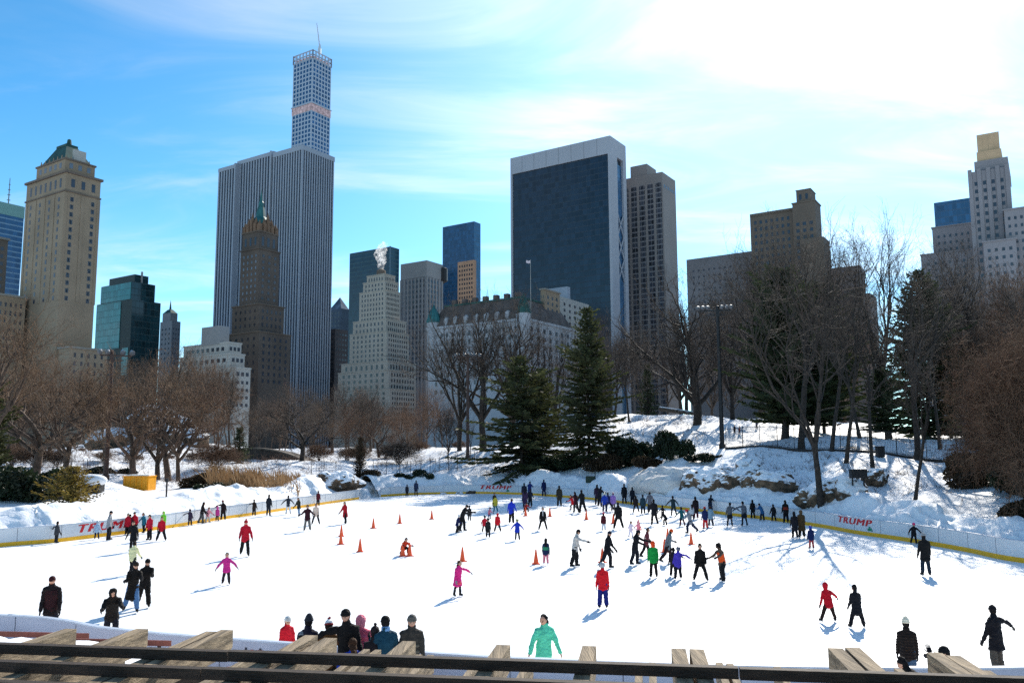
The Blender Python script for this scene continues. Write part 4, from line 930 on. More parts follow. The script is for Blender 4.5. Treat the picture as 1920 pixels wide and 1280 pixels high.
# reddish brush on the right bank
for i, (px, R, yt) in enumerate(((1915, 50, 640), (1888, 56, 690), (1955, 46, 640), (1862, 64, 760), (1925, 68, 640))):
    T_('brush', px, R, yt, 'rdrd'[i % 4], 'dense reddish-brown twiggy thicket on the right bank', 'twiggy thickets on the right bank', rz=i*1.1, wide=.62, name='thicket')
# woods behind, each tree on its own
rt = random.Random(11)
def wood(n, p0, p1, r0, r1, y0, y1, tones, label, group, kinds=('wood', 'wood2', 'elm', 'tall2', 'slim', 'fork')):
    for i in range(n):
        px = p0+(p1-p0)*(i+.5)/n+rt.uniform(-22, 22); T_(rt.choice(kinds), px, rt.uniform(r0, r1), rt.uniform(y0, y1), rt.choice(tones), label, group, rz=rt.uniform(0, 6), wide=rt.uniform(.85, 1.15))
wood(18, -20, 400, 120, 210, 650, 760, 'wwr', 'brown bare tree in the wood below the tan hotel tower', 'bare wood on the left')
wood(5, 10, 360, 98, 120, 690, 790, 'wwd', 'low brown bare tree at the front of the left wood', 'front of the bare wood on the left', ('crab', 'crab2', 'wood', 'slim'))
wood(26, 380, 880, 150, 240, 715, 765, 'ddr', 'grey-brown bare tree in the wood below the stepped white hotel', 'bare wood in the middle')
wood(18, 400, 900, 118, 160, 760, 815, 'rdw', 'low reddish bare tree along the snow slope left of the spruces', 'low bare trees in the middle')
wood(14, 1010, 1430, 140, 190, 600, 690, 'd', 'grey bare tree on the snowy hill behind the tall spruce', 'bare wood on the hill')
wood(4, 1420, 1610, 120, 175, 500, 620, 'ddr', 'dark bare tree in the wood behind the dark pines', 'bare wood behind the dark pines')
wood(7, 1755, 1950, 120, 175, 500, 640, 'ddr', 'dark bare tree in the wood behind the right end of the iron fence', 'bare wood on the right')
wood(4, 1760, 1900, 88, 105, 560, 680, 'ddr', 'slender dark bare tree close behind the end of the iron fence', 'trees close behind the fence end')
# ------------------------------------------------------------------ conifers
def conifer(seed, H, W, needle, gap=0.0, whorl=.36, ragged=.25, droop=.28, start=.04, trunk_r=.16, per=7, power=.85, size=1.0):
    R = np.random.RandomState(seed); br = []; tri = []
    z = H*start
    while z < H*.985:
        f = (z-H*start)/(H*(1-start)); L0 = W*(1-f)**power*(1 if f > .12 else .75+2*f)
        n = per if f < .7 else max(3, per-2); a0 = R.uniform(0, 6.28)
        for k in range(n):
            if R.rand() < gap: continue
            a = a0+6.283*k/n+R.normal()*.22; L = max(.25, L0*(1+R.normal()*ragged)); e = R.normal()*.08-droop*(1-f)+.35*f
            d = np.array([math.cos(a), math.sin(a), e]); p = np.array([0, 0, z]); m = max(3, int(L/.26)); sd = np.array([-math.sin(a), math.cos(a), 0]); prev = p
            for i in range(m):
                t = (i+1)/m; q = p+d*L*t+np.array([0, 0, .16*L*t*t]); br.append([*prev, *q, .035*(1-t)+.008, .03*(1-t)+.006]); prev = q
                if t < .12: continue
                w = (.30+.42*(1-abs(t-.45)))*min(1, .35+L*.25)*size
                for s in (-1, 1, R.choice((-1, 1))):
                    tip = q+sd*s*w*R.uniform(.5, 1.1)+d*w*R.uniform(.25, .9)+np.array([0, 0, R.uniform(-.22, .10)]); wd = .085*size*R.uniform(.8, 1.5); up = np.array([R.normal()*.3, R.normal()*.3, 1.0])*wd
                    tri.append([q-up*.5, q+(tip-q)*.55+up*.9, tip, q+(tip-q)*.5-up*.9])
        z += whorl*(.75+.5*R.rand())*(1-.45*f)
    tri = np.array(tri); v = tri.reshape(-1, 3); f = np.arange(len(v)).reshape(-1, 4)
    tv, tf = tubes([[0, 0, -.4, 0, 0, H*.5, trunk_r*1.2, trunk_r*.7], [0, 0, H*.5, 0, 0, H*.99, trunk_r*.7, .015]]+br, 5)
    return mesh_from('trunk', tv, tf, BARK, True), mesh_from('crown', v, f, needle)
def put_conifer(me, H, px, R, ytop, label, rz=0, wide=1.0, name='spruce_tree'):
    d = px_dir(px, 800); x, y = d[0]*R, d[1]*R; z = gz(x, y); s = (z_at(px, ytop, x, y)-z)/H
    o = empty(name, (x, y, z-.05), rz, label, 'tree'); o.scale = (s*wide, s*wide, s); obj('trunk', me[0], o); obj('crown', me[1], o); return o
cA = conifer(1, 12, 3.3, NEEDL, ragged=.5, per=9, gap=.2, power=.62, whorl=.36, size=1.1)
cB = conifer(2, 18, 3.5, NEEDL, ragged=.46, per=9, power=.7, gap=.2, whorl=.40, size=1.1)
cC = conifer(3, 18, 3.9, NEED, gap=.14, ragged=.45, droop=.05, start=.12, whorl=.36, power=.5, per=9, size=1.25)
cD = conifer(4, 18, 4.4, NEED, gap=.12, ragged=.38, droop=.22, start=.05, whorl=.38, power=.7, per=9, size=1.2)
cS = conifer(5, 5, 1.15, NEED, ragged=.2, per=8, whorl=.22, size=.6)
cY = conifer(6, 4, 1.9, YELN, ragged=.3, per=9, whorl=.2, droop=-.15, size=.62, power=.6)
cBr = conifer(7, 7, 1.2, BRLEAF, ragged=.22, per=9, whorl=.24, droop=-.4, size=.6, power=.5)
put_conifer(cA, 12, 978, 106, 668, 'wide bushy green spruce left of the taller spruce', wide=1.25)
put_conifer(cA, 12, 1012, 112, 690, 'second bushy spruce squeezed between the wide spruce and the tall one', rz=2, wide=.85)
put_conifer(cB, 18, 1104, 102, 572, 'tall pointed green spruce in the middle of the bank', wide=1.08)
put_conifer(cC, 18, 1472, 92, 500, 'tall ragged dark pine left of the forked bare tree', wide=1.05, name='pine_tree')
put_conifer(cC, 18, 1545, 104, 530, 'dark ragged pine behind the forked bare tree', rz=2.2, wide=1.15, name='pine_tree')
put_conifer(cD, 18, 1742, 96, 500, 'big dark drooping spruce right of the tallest bare tree', wide=1.0)
put_conifer(cC, 18, 1508, 96, 560, 'dark pine filling the gap between the ragged pine and the forked tree', rz=4, wide=1.3, name='pine_tree')
put_conifer(cC, 18, 1660, 88, 690, 'short dark pine at the foot of the tallest bare tree', rz=1, wide=1.4, name='pine_tree')
put_conifer(cS, 5, 1216, 140, 682, 'small thin spruce on the snowy hill', wide=.9)
put_conifer(cS, 5, 450, 118, 800, 'small dark spruce before the stone bridge', wide=1.5)
put_conifer(cBr, 7, 676, 102, 818, 'narrow brown-green cedar beside the snowy rocks', name='cedar_tree')
put_conifer(cY, 4, 143, 58, 872, 'low yellowish conifer leaning over the left snow bank', wide=1.2, name='conifer_shrub')
put_conifer(cA, 12, -28, 66, 690, 'yellow-green pine at the left edge behind the hedge', wide=.8, name='pine_tree')
put_conifer(cBr, 7, 1840, 84, 770, 'brown-green cedar among the right bushes', rz=1, wide=1.8, name='cedar_tree')
# ------------------------------------------------------------------ evergreen shrubs
def shrub(seed, leaf, n=5200, lumps=7, size=.10, flat=.75):
    R = np.random.RandomState(seed); C = R.normal(size=(lumps, 3))*[.45, .45, .2]; C[:, 2] = np.abs(C[:, 2])*.9+.25; rr = R.uniform(.32, .58, lumps)
    k = R.randint(0, lumps, n); u = R.normal(size=(n, 3)); u /= np.linalg.norm(u, axis=1)[:, None]; P = C[k]+u*(rr[k]*R.uniform(.55, 1.08, n)**.7)[:, None]*[1, 1, flat]
    P = P[P[:, 2] > -.02]; n = len(P); a = R.normal(size=(n, 3)); b = R.normal(size=(n, 3)); a /= np.linalg.norm(a, axis=1)[:, None]; b /= np.linalg.norm(b, axis=1)[:, None]
    s = size*R.uniform(.5, 1.2, n)[:, None]; v = np.stack([P-a*s, P+b*s*.5, P+a*s, P-b*s*.5], 1).reshape(-1, 3); v[:, 2] = np.maximum(v[:, 2], -.05)
    st = [[0, 0, -.2, *(c*[.8, .8, .9]), .05, .015] for c in C]
    tv, tf = tubes(st, 5)
    return mesh_from('foliage', v, np.arange(len(v)).reshape(-1, 4), leaf), mesh_from('stem', tv, tf, BARK)
SHR = [shrub(1, LEAFD), shrub(2, LEAFD, lumps=9), shrub(3, LEAFD, lumps=5), shrub(4, BRLEAF, lumps=8)]
def put_shrub(i, px, R, w, h, label, rz=0, ybase=None, cat='shrub', group=None):
    d = px_dir(px, 860); x, y = d[0]*R, d[1]*R; o = empty('evergreen_shrub', (x, y, gz(x, y)-.08), rz, label, cat, group); o.scale = (w, w, h)
    obj('foliage', SHR[i][0], o); obj('stem', SHR[i][1], o)
for px, R, w, h, rz in ((22, 61, 2.2, 2.4, 0), (62, 61, 2.3, 2.3, 2), (92, 63, 1.8, 2.2, 4)):
    put_shrub(0, px, R, w, h, 'rounded dark evergreen bush of the hedge at the left edge', rz, group='hedge bushes at the left')
put_shrub(1, 112, 66, 1.5, 2.0, 'dark evergreen bush between the hedge and the yellowish conifer')
put_shrub(2, 210, 92, 2.2, 1.6, 'low dark bush at the foot of the left floodlight pole')
put_shrub(2, 395, 80, 1.2, .9, 'small dark bush left of the reeds beside the snow bank', 2)
put_shrub(3, 375, 84, 1.8, 1.7, 'brown leafy bush behind the small dark one left of the reeds', 1)
put_shrub(3, 690, 100, 2.0, 1.6, 'brown-green bush at the foot of the narrow cedar')
put_shrub(1, 755, 103, 1.2, 1.0, 'low dark bush by the far boards near the gate', 1)
put_shrub(0, 792, 104, 1.3, 1.4, 'rounded dark bush by the far boards right of the gate')
put_shrub(1, 1018, 106, 3.0, 2.5, 'spreading dark juniper above the far boards under the wide spruce')
put_shrub(0, 1055, 103, 2.4, 1.9, 'dark juniper right of the spreading one under the tall spruce', 3)
put_shrub(1, 1180, 98, 3.2, 3.4, 'large dark rhododendron right of the tall spruce', 1)
put_shrub(3, 1135, 97, 2.6, 2.2, 'brown leafy bush below the tall spruce')
put_shrub(0, 1262, 91, 1.9, 3.0, 'clipped upright dark bush left of the iron fence')
put_shrub(3, 1215, 92, 2.2, 1.6, 'brown bush below the large rhododendron', 4)
put_shrub(2, 1325, 87, 1.9, 1.1, 'low dark bush at the foot of the right floodlight')
put_shrub(3, 1850, 60, 2.6, 3.2, 'brown-green bush at the right edge below the thicket')
put_shrub(1, 1888, 54, 2.3, 2.9, 'dark green bush at the right edge above the snow', 2)
put_shrub(3, 1822, 66, 2.2, 2.0, 'brown bush at the end of the iron fence', 3)
put_shrub(3, 1912, 46, 1.6, 1.3, 'low brown bush on the snow at the right edge', 1)
put_shrub(2, 25, 54, .9, .5, 'small dark shrub poking out of the left snow')
# ------------------------------------------------------------------ reeds
def reeds():
    R = np.random.RandomState(5); n = 3600; cl = R.normal(455, 44, 22); px = cl[R.randint(0, 22, n)]+R.normal(0, 7, n); r = R.uniform(82, 93, n); v = []
    b = np.array([px_dir(p, 880) for p in np.clip(px, 395, 560)]); x, y = b[:, 0]*r, b[:, 1]*r; z = terrain(x, y); hh = R.uniform(.4, 2.0, n)*(.75+.5*np.clip(fbm(np.stack([x, y, x*0], 1)*.9, 4, 2), -1, 1))
    lean = R.normal(size=(n, 2))*.3; w = .022
    a = np.stack([x-w, y, z-.1], 1); c = np.stack([x+w, y, z-.1], 1); t = np.stack([x+lean[:, 0]*hh, y+lean[:, 1]*hh, z+hh], 1); m_ = (a+c)/2*.4+t*.6; 
    v = np.stack([a, c, m_+[.05, 0, .1], t], 1).reshape(-1, 3)
    tag(obj('reeds', mesh_from('reeds', v, np.arange(len(v)).reshape(-1, 4), mat('dry_reeds', (.25, .155, .08), var=.4, scale=.6, trans=.25))), 'tall dry tan reeds behind the left snow bank', 'reeds', kind='stuff')
reeds()
def brush_stuff(name, label, cat, px0, px1, r0, r1, n, h, col, seed):
    R = np.random.RandomState(seed); px = R.uniform(px0, px1, n); r = R.uniform(r0, r1, n); b = np.array([px_dir(p, 860) for p in px]); x, y = b[:, 0]*r, b[:, 1]*r; z = terrain(x, y); ok = np.abs(fbm(np.stack([x, y, x*0], 1)*.25, seed, 2)) > .18; x, y, z = x[ok], y[ok], z[ok]; n = len(x)
    S = []; 
    for i in range(n):
        p = np.array([x[i], y[i], z[i]-.05])
        for k in range(4):
            d = R.normal(size=3)*[.5, .5, .2]+[0, 0, .8]; L = h*R.uniform(.4, 1.1); q = p+d*L*.6; S.append([*p, *q, .012, .008]); e = q+(d+R.normal(size=3)*.5)*L*.5; S.append([*q, *e, .008, .004])
    v, f = tubes(S, 3); tag(obj(name, mesh_from(name, v, f, mat('dry_brush', col, var=.4)), None), label, cat, kind='stuff')
for i in range(10):
    px = 40+i*41+rt.uniform(-14, 14); T_('brush', px, rt.uniform(96, 128), rt.uniform(826, 852), rt.choice('wrd'), 'low brown leafless bush on the snow below the left wood', 'leafless bushes below the left wood', rz=i*1.3, wide=1.5, name='leafless_bush')
for i in range(8):
    px = 610+i*36+rt.uniform(-12, 12); T_('brush', px, rt.uniform(116, 150), rt.uniform(818, 842), rt.choice('wrd'), 'low brown leafless bush on the snow slope left of the spruces', 'leafless bushes on the middle slope', rz=i*1.3, wide=1.5, name='leafless_bush')
brush_stuff('undergrowth', 'thin brown undergrowth twigs poking through the right bank snow', 'undergrowth', 1390, 1850, 58, 86, 700, .7, (.10, .06, .04), 3)
brush_stuff('undergrowth', 'brown undergrowth twigs behind the left snow bank', 'undergrowth', 60, 640, 84, 128, 1500, 1.1, (.17, .10, .07), 8)
brush_stuff('undergrowth', 'brown undergrowth twigs along the snowy slope of the middle bank', 'undergrowth', 700, 1330, 104, 132, 1200, 1.0, (.15, .09, .065), 9)
# ------------------------------------------------------------------ rocks
def rock_mesh(seed, sx=1, sy=1, sz=.7):
    import bmesh
    bm = bmesh.new(); bmesh.ops.create_icosphere(bm, subdivisions=4, radius=1); me = bpy.data.meshes.new('rock'); bm.to_mesh(me); bm.free()
    v = np.empty(len(me.vertices)*3, np.float32); me.vertices.foreach_get('co', v); v = v.reshape(-1, 3)
    n = fbm(v*1.1+seed*7, seed, 5); q = np.round(fbm(v*.9+seed, seed+4, 2)*3)/3; v = v*(1+.28*n+.18*q)[:, None]*[sx, sy, sz]
    me.vertices.foreach_set('co', v.astype(np.float32).ravel()); me.materials.append(ROCK); me.update(); return me
RK = [rock_mesh(s, 1, .9, z) for s, z in ((1, .7), (2, .85), (3, .6), (4, .75))]
rr_ = random.Random(5)
def rock(px, R, s, label, group=None, i=0, up=.42):
    d = px_dir(px, 880); x, y = d[0]*R, d[1]*R; s *= 1.1; o = obj('rock', RK[i % 4], loc=(x, y, gz(x, y)+s*up)); o.scale = (s, s, s); o.rotation_euler = (rr_.uniform(-.3, .3), rr_.uniform(-.3, .3), rr_.uniform(0, 6)); tag(o, label, 'rock', group)
for i, (px, R, s) in enumerate(((1312, 77, 1.9), (1338, 75, 1.6), (1392, 72, 1.7), (1420, 70, 1.3), (1448, 69, 1.5), (1402, 75, 1.3), (1360, 78, 1.2), (1520, 62, 1.3), (1560, 61, 1.6), (1590, 60, 1.3), (1466, 71, .9), (1640, 62, 1.0), (1300, 80, 1.2))):
    rock(px, R, s, 'brown rock under snow on the bank above the right boards', 'brown rocks on the right bank', i)
for i, (px, R, s) in enumerate(((618, 93, 1.2), (640, 92, 1.5), (652, 94, 1.4), (632, 95, 1.3))): rock(px, R, s, 'blue-grey snowy rock by the gate in front of the cedar', 'snowy rocks by the gate', i)
for i, (px, R, s) in enumerate(((205, 138, 3.2), (285, 143, 3.6), (330, 140, 3.0), (360, 138, 2.4), (305, 132, 2.2))): rock(px, R, s, 'boulder with snow on the hill above the orange bin', 'boulders on the left hill', i)
for i, (px, R, s) in enumerate(((845, 103, .8), (862, 103, .7), (880, 103, .9), (905, 103, .6), (830, 102, .6))): rock(px, R, s, 'small dark stone in the snow above the far boards', 'small stones above the far boards', i)
for i, (px, R, s) in enumerate(((1232, 82, 2.3), (1270, 80, 2.6), (1215, 84, 1.8))):
    d = px_dir(px, 880); x, y = d[0]*R, d[1]*R; o = obj('snow_mound', RK[(i+1) % 4].copy(), loc=(x, y, gz(x, y)+.3)); o.data.materials.clear(); o.data.materials.append(mat('dirty_snow', (.62, .60, .58), var=.2, scale=1.2, bump=.6)); o.scale = (s, s, s*1.1); tag(o, 'smooth rounded snow mound on the bank left of the brown rocks', 'snow mound', 'snow mounds left of the brown rocks')
# ------------------------------------------------------------------ stone bridge
def bridge():
    R = 126; a = Vector((*px_dir(378, 860), 0))*R; b = Vector((*px_dir(590, 860), 0))*(R-6); d = (b-a); L = d.length; d /= L; n = Vector((-d.y, d.x, 0)); r = empty('stone_bridge', (*a.xy, 0), math.atan2(d.y, d.x), 'low dark arched stone bridge behind the reeds', 'bridge')
    m = MB(); N_ = 28; top = [5.55-2.6*((t-.45)/.55)**2*(1 if t > .45 else .8) for t in np.linspace(0, 1, N_+1)]
    for i in range(N_):
        t0, t1 = i/N_, (i+1)/N_; x0, x1 = t0*L, t1*L
        def bot(x): q = (x-L*.47)/3.6; return .9+ (2.2*math.sqrt(max(0, 1-q*q)) if abs(q) < 1 else 0)
        z0, z1 = bot(x0), bot(x1); v = [(x0, 0, z0), (x1, 0, z1), (x1, 0, top[i+1]), (x0, 0, top[i]), (x0, 3.6, z0), (x1, 3.6, z1), (x1, 3.6, top[i+1]), (x0, 3.6, top[i])]
        m.add(v, [(0, 1, 2, 3), (5, 4, 7, 6), (3, 2, 6, 7), (1, 0, 4, 5)])
    m.build('arch_wall', mat('dark_schist', (.045, .035, .028), var=.6, scale=1.2, bump=1.0, bscale=3), r)
    m = MB()
    for i in range(N_): m.bar((i/N_*L, .2, top[i]+.1), ((i+1)/N_*L, .2, top[i+1]+.1), .7, .22)
    m.build('coping', mat('dark_coping', (.09, .075, .06), var=.4), r)
bridge()
# ------------------------------------------------------------------ fences
def fence(pts, h, label, step=.13, pst=2.4, wall=False, rail=True, pick=True):
    P = np.array([[px_dir(px, 850)[0]*R, px_dir(px, 850)[1]*R] for px, R in pts]); P = cr(P, .3); z = terrain(P[:, 0], P[:, 1])+.12; zz = np.convolve(np.pad(z, 6, 'edge'), np.ones(13)/13, 'valid'); s = np.r_[0, np.cumsum(np.linalg.norm(np.diff(P, axis=0), axis=1))]
    o = Vector((*P[len(P)//2], zz[len(P)//2])); r = empty('iron_fence', o, 0, label, 'fence')
    def at(q): return Vector((np.interp(q, s, P[:, 0]), np.interp(q, s, P[:, 1]), np.interp(q, s, zz)))-o
    if pick:
        S = [[*at(q), *(at(q)+Vector((0, 0, h))), .011, .011] for q in np.arange(0, s[-1], step)]; v, f = tubes(S, 4); obj('pickets', mesh_from('pickets', v, f, STEEL), r)
    for q in np.arange(0, s[-1], pst):
        v, f = tubes([[*(at(q)-Vector((0, 0, .3))), *(at(q)+Vector((0, 0, h+.12))), .035, .035]], 5); obj('post', mesh_from('post', v, f, STEEL), r)
    if rail:
        for hz in (.15, h-.12):
            m = MB()
            for q in np.arange(0, s[-1]-.8, .8): m.bar(at(q)+Vector((0, 0, hz)), at(q+.8)+Vector((0, 0, hz)), .04, .04)
            m.build('rail', STEEL, r)
    if wall:
        m = MB()
        for q in np.arange(0, s[-1]-.8, .8): m.bar(at(q)-Vector((0, 0, .12)), at(q+.8)-Vector((0, 0, .12)), .35, .36)
        m.build('kerb_wall', mat('dark_kerb_stone', (.03, .028, .028), var=.4), r)
    return r
fence([(1362, 90), (1440, 85), (1520, 80), (1650, 76), (1815, 73)], 2.1, 'long black iron picket fence on a low dark kerb across the right bank', wall=True)
fence([(700, 103), (760, 105), (830, 110), (905, 116)], 1.9, 'thin wire fence on slender posts above the far boards', step=.5, pst=1.7)
fence([(20, 86), (110, 90), (195, 96)], 1.5, 'low dark fence behind the left hedge', step=.25, pst=2.2)
fence([(585, 98), (640, 100)], 1.7, 'short run of thin posts on the snow behind the gate rocks', step=.6, pst=1.5)
# ------------------------------------------------------------------ floodlight poles
LAMPM = mat('lamp_housing', (.12, .12, .13), rough=.35, metal=.3, var=.15)
def flood(px, R, ytop, xs_, label, m_=RUST):
    d = px_dir(px, 800); x, y = d[0]*R, d[1]*R; z = gz(x, y); h = z_at(px, ytop, x, y)-z; r = empty('floodlight_pole', (x, y, z-.1), math.atan2(-d[0], d[1]), label, 'floodlight'); k = R/F
    m = MB(); m.loft([(0, 0, 0), (0, 0, .6), (0, 0, .65), (0, 0, h)], [.36, .36, .25, .17], 10); m.build('pole', m_, r)
    lo, hi = min(xs_)*k, max(xs_)*k; m = MB(); m.bar((lo, 0, h-.5), (hi, 0, h-.5), .14, .14); m.bar((lo*.6, 0, h-1.0), (hi*.6, 0, h-1.0), .09, .09); m.box((0, 0, h-.8), (.4, .4, .8)); m.build('crossarm', m_, r)
    for i, q in enumerate(xs_):
        m = MB(); X0 = q*k; t = Vector((.15 if q > 0 else -.15, -.8, -.45)).normalized(); c = Vector((X0, -.05, h-.1))
        m.loft([c-t*.35, c-t*.1, c+t*.22, c+t*.28], [.10, .18, .27, .27], 10); m.bar((X0, 0, h-.5), c-t*.2, .06, .06); m.build('floodlight', LAMPM, r)
flood(203, 84, 655, (-20, -7, 18, 34), 'tall brown floodlight pole with four lamps above the left bank')
flood(877, 122, 662, (-22, -6, 6, 13, 22), 'tall brown floodlight pole in the middle of the far bank')
flood(1353, 92, 572, (-36, -27, -18, 8, 17, 25), 'tallest dark floodlight pole with six lamps at the iron fence', STEEL)
# ------------------------------------------------------------------ small things on the banks
def box_thing(name, label, cat, px, R, parts, rz=0.0, dz=0.0):
    d = px_dir(px, 880); x, y = d[0]*R, d[1]*R; r = empty(name, (x, y, gz(x, y)+dz), rz, label, cat)
    for nm, m_, boxes in parts:
        m = MB()
        for c, s in boxes: m.box(c, s)
        m.build(nm, m_, r)
    return r
ORB = mat('orange_paint', (.72, .30, .01), rough=.5, var=.15)
box_thing('storage_bin', 'orange storage bin half covered in snow behind the left bank', 'bin', 263, 78, [('body', ORB, [((0, 0, .6), (2.5, 1.3, 1.25))]), ('rib', ORB, [((-1.1+.55*k, -.67, .6), (.1, .08, 1.2)) for k in range(5)]), ('lid', ORB, [((0, 0, 1.27), (2.6, 1.4, .09))]), ('snow_cap', PSNOW, [((.1, 0, 1.36), (2.2, 1.1, .1))])], rz=-.12)
r = box_thing('covered_cart', 'dark cart with a rounded snow cap right of the yellowish conifer', 'cart', 178, 68, [('body', STEEL, [((0, 0, .45), (1.3, .9, .8))])])
m = MB(); m.ell((-.1, 0, .95), (1.15, .7, .5), 14, 8); m.build('snow_cap', PSNOW, r, True); m = MB()
for k in (-.5, .5): m.loft([(k, -.5, .2), (k, -.42, .2)], [.2, .2], 10)
m.build('wheel', STEEL, r)
box_thing('notice_board', 'dark square board on a thin post above the far boards', 'sign', 1108, 92, [('post', STEEL, [((.45, 0, .9), (.1, .1, 2.6))]), ('board', mat('dark_green_board', (.03, .045, .03)), [((-.1, -.02, 1.2), (1.0, .12, .75))])])
box_thing('loudspeaker_box', 'dark square box on two posts between the right bank trees', 'box', 1608, 59, [('post', STEEL, [((-.4, 0, .9), (.09, .09, 2.0)), ((.4, 0, .9), (.09, .09, 2.0))]), ('housing', STEEL, [((0, -.05, 1.95), (1.1, .5, .62))])])
box_thing('marker_post', 'slim dark post standing on the left snow bank', 'post', 314, 66, [('post', STEEL, [((0, 0, .9), (.1, .1, 2.2))]), ('cap', STEEL, [((0, 0, 1.9), (.22, .22, .3))])])
box_thing('litter_bin', 'small dark bin on the hill snow near the iron fence', 'bin', 1652, 74, [('body', STEEL, [((0, 0, .45), (.6, .6, .9))]), ('rim', STEEL, [((0, 0, .93), (.68, .68, .07))])])
m = MB(); a = Vector((*px_dir(1238, 800), 0))*130; b = Vector((*px_dir(1300, 800), 0))*128; o = Vector((a.x, a.y, gz(a.x, a.y)))
m.loft([(0, 0, 1.3), (b.x-a.x, b.y-a.y, .5)], [.4, .3], 9); tag(m.build('fallen_log', capped_mat('snowy_bark', (.05, .04, .03), (.12, .09, .07)), loc=o), 'snow covered fallen log on the hill behind the round-headed bare tree', 'log')
# ================================================================== PEOPLE
SKIN = mat('skin', (.50, .27, .18), rough=.6, var=.05); EYE = mat('eye', (.02, .015, .012), rough=.3); LIP = mat('lips', (.32, .09, .08), rough=.5, var=.05); BROWM = mat('brow', (.05, .03, .02))
CL = {}
def cloth(h):
    if h not in CL: CL[h] = mat('cloth_'+h.strip('#'), tuple(max(.006, x) for x in hexc(h)), rough=.85, var=.16, scale=9, bump=.35, bscale=26, spec=.2)
    return CL[h]
HAIRC = {'k': '#16110e', 'b': '#3a2416', 'l': '#6b4a2a', 'g': '#77706a'}
def rx(v, a): c, s = math.cos(a), math.sin(a); return Vector((v.x, v.y*c-v.z*s, v.y*s+v.z*c))
def limb_dir(fwd, abd, side):
    f, a = rad(fwd), rad(abd); return Vector((side*math.sin(a), -math.sin(f)*math.cos(a), -math.cos(f)*math.cos(a)))
# pose: lean, side tilt, arms (out, forward, elbow) on +X and -X, legs (out, forward, knee), head (yaw, pitch)
POSE = {
 'stand': (4, 0, (8, 6, 14), (8, 3, 12), (5, 6, 10), (5, 2, 8), (0, 8)),
 'glide': (9, 0, (16, 10, 24), (14, 14, 28), (6, 16, 20), (8, -16, 14), (0, 10)),
 'stride': (16, 0, (28, 36, 30), (26, -26, 24), (8, 30, 34), (12, -28, 20), (0, 14)),
 'stride2': (16, 0, (26, -26, 24), (28, 36, 30), (12, -28, 20), (8, 30, 34), (0, 14)),
 'wide': (8, 0, (9, 10, 20), (10, 12, 22), (17, 4, 6), (17, 4, 6), (0, 12)),
 'lunge': (8, -6, (62, 24, 12), (18, -8, 16), (20, 4, 4), (26, 0, 4), (20, 6)),
 'lungeM': (8, 6, (18, -8, 16), (62, 24, 12), (26, 0, 4), (20, 4, 4), (-20, 6)),
 'lookleft': (4, 2, (24, 4, 10), (26, 2, 10), (6, 6, 10), (6, 2, 8), (-48, 14)),
 'armsout': (8, 0, (52, 6, 14), (46, 10, 14), (7, 8, 12), (10, -8, 10), (0, 8)),
 'armsdown': (6, 0, (20, 4, 12), (20, 6, 12), (7, 8, 12), (9, -4, 10), (0, 8)),
 'outP': (6, 4, (78, 4, 8), (14, 6, 16), (6, 6, 10), (8, 0, 10), (25, 6)),
 'outM': (6, -4, (14, 6, 16), (78, 4, 8), (8, 0, 10), (6, 6, 10), (-25, 6)),
 'reach': (14, 0, (16, 58, 18), (16, 40, 30), (6, 12, 18), (7, -6, 12), (0, 16)),
 'reach1': (12, 0, (14, 4, 12), (14, 66, 10), (6, 12, 16), (7, -6, 12), (0, 14)),
 'bend': (42, 0, (16, 30, 20), (16, 36, 20), (8, 34, 46), (8, 22, 40), (0, 18)),
 'lean': (28, 0, (12, 52, 34), (12, 40, 46), (6, 14, 16), (8, 2, 10), (0, 22)),
 'kidglide': (14, 0, (36, 16, 26), (34, 20, 26), (9, 18, 30), (9, 4, 22), (0, 6)),
 'crouch': (46, 0, (20, 40, 40), (20, 46, 40), (16, 84, 118), (16, 72, 112), (0, 14)),
 'hips': (4, 0, (44, -4, 78), (44, -4, 78), (10, 6, 6), (9, 2, 6), (0, 4)),
 'phone': (2, 0, (10, 30, 96), (14, 24, 60), (5, 4, 8), (6, 0, 6), (0, 16)),
 'camera': (22, 0, (30, 66, 92), (30, 66, 92), (6, 10, 14), (8, 0, 8), (0, 4)),
 'hug': (8, 6, (12, 40, 70), (14, 34, 60), (7, 12, 14), (14, -20, 10), (16, 10)),
 'hold': (6, 0, (46, 14, 8), (46, 14, 8), (6, 10, 12), (8, -6, 12), (0, 8)),
}
PEND = []            # (object, voxel, materials, post)
def soft(name, mb_, vox, m, parent, post=None):
    me = mesh_from(name, mb_.v, mb_.f, m); o = obj(name, me, parent); md = o.modifiers.new('r', 'REMESH'); md.mode = 'VOXEL'; md.voxel_size = vox; md.use_smooth_shade = True
    s = o.modifiers.new('s', 'SMOOTH'); s.factor = .5; s.iterations = 2; PEND.append((o, m, post)); return o
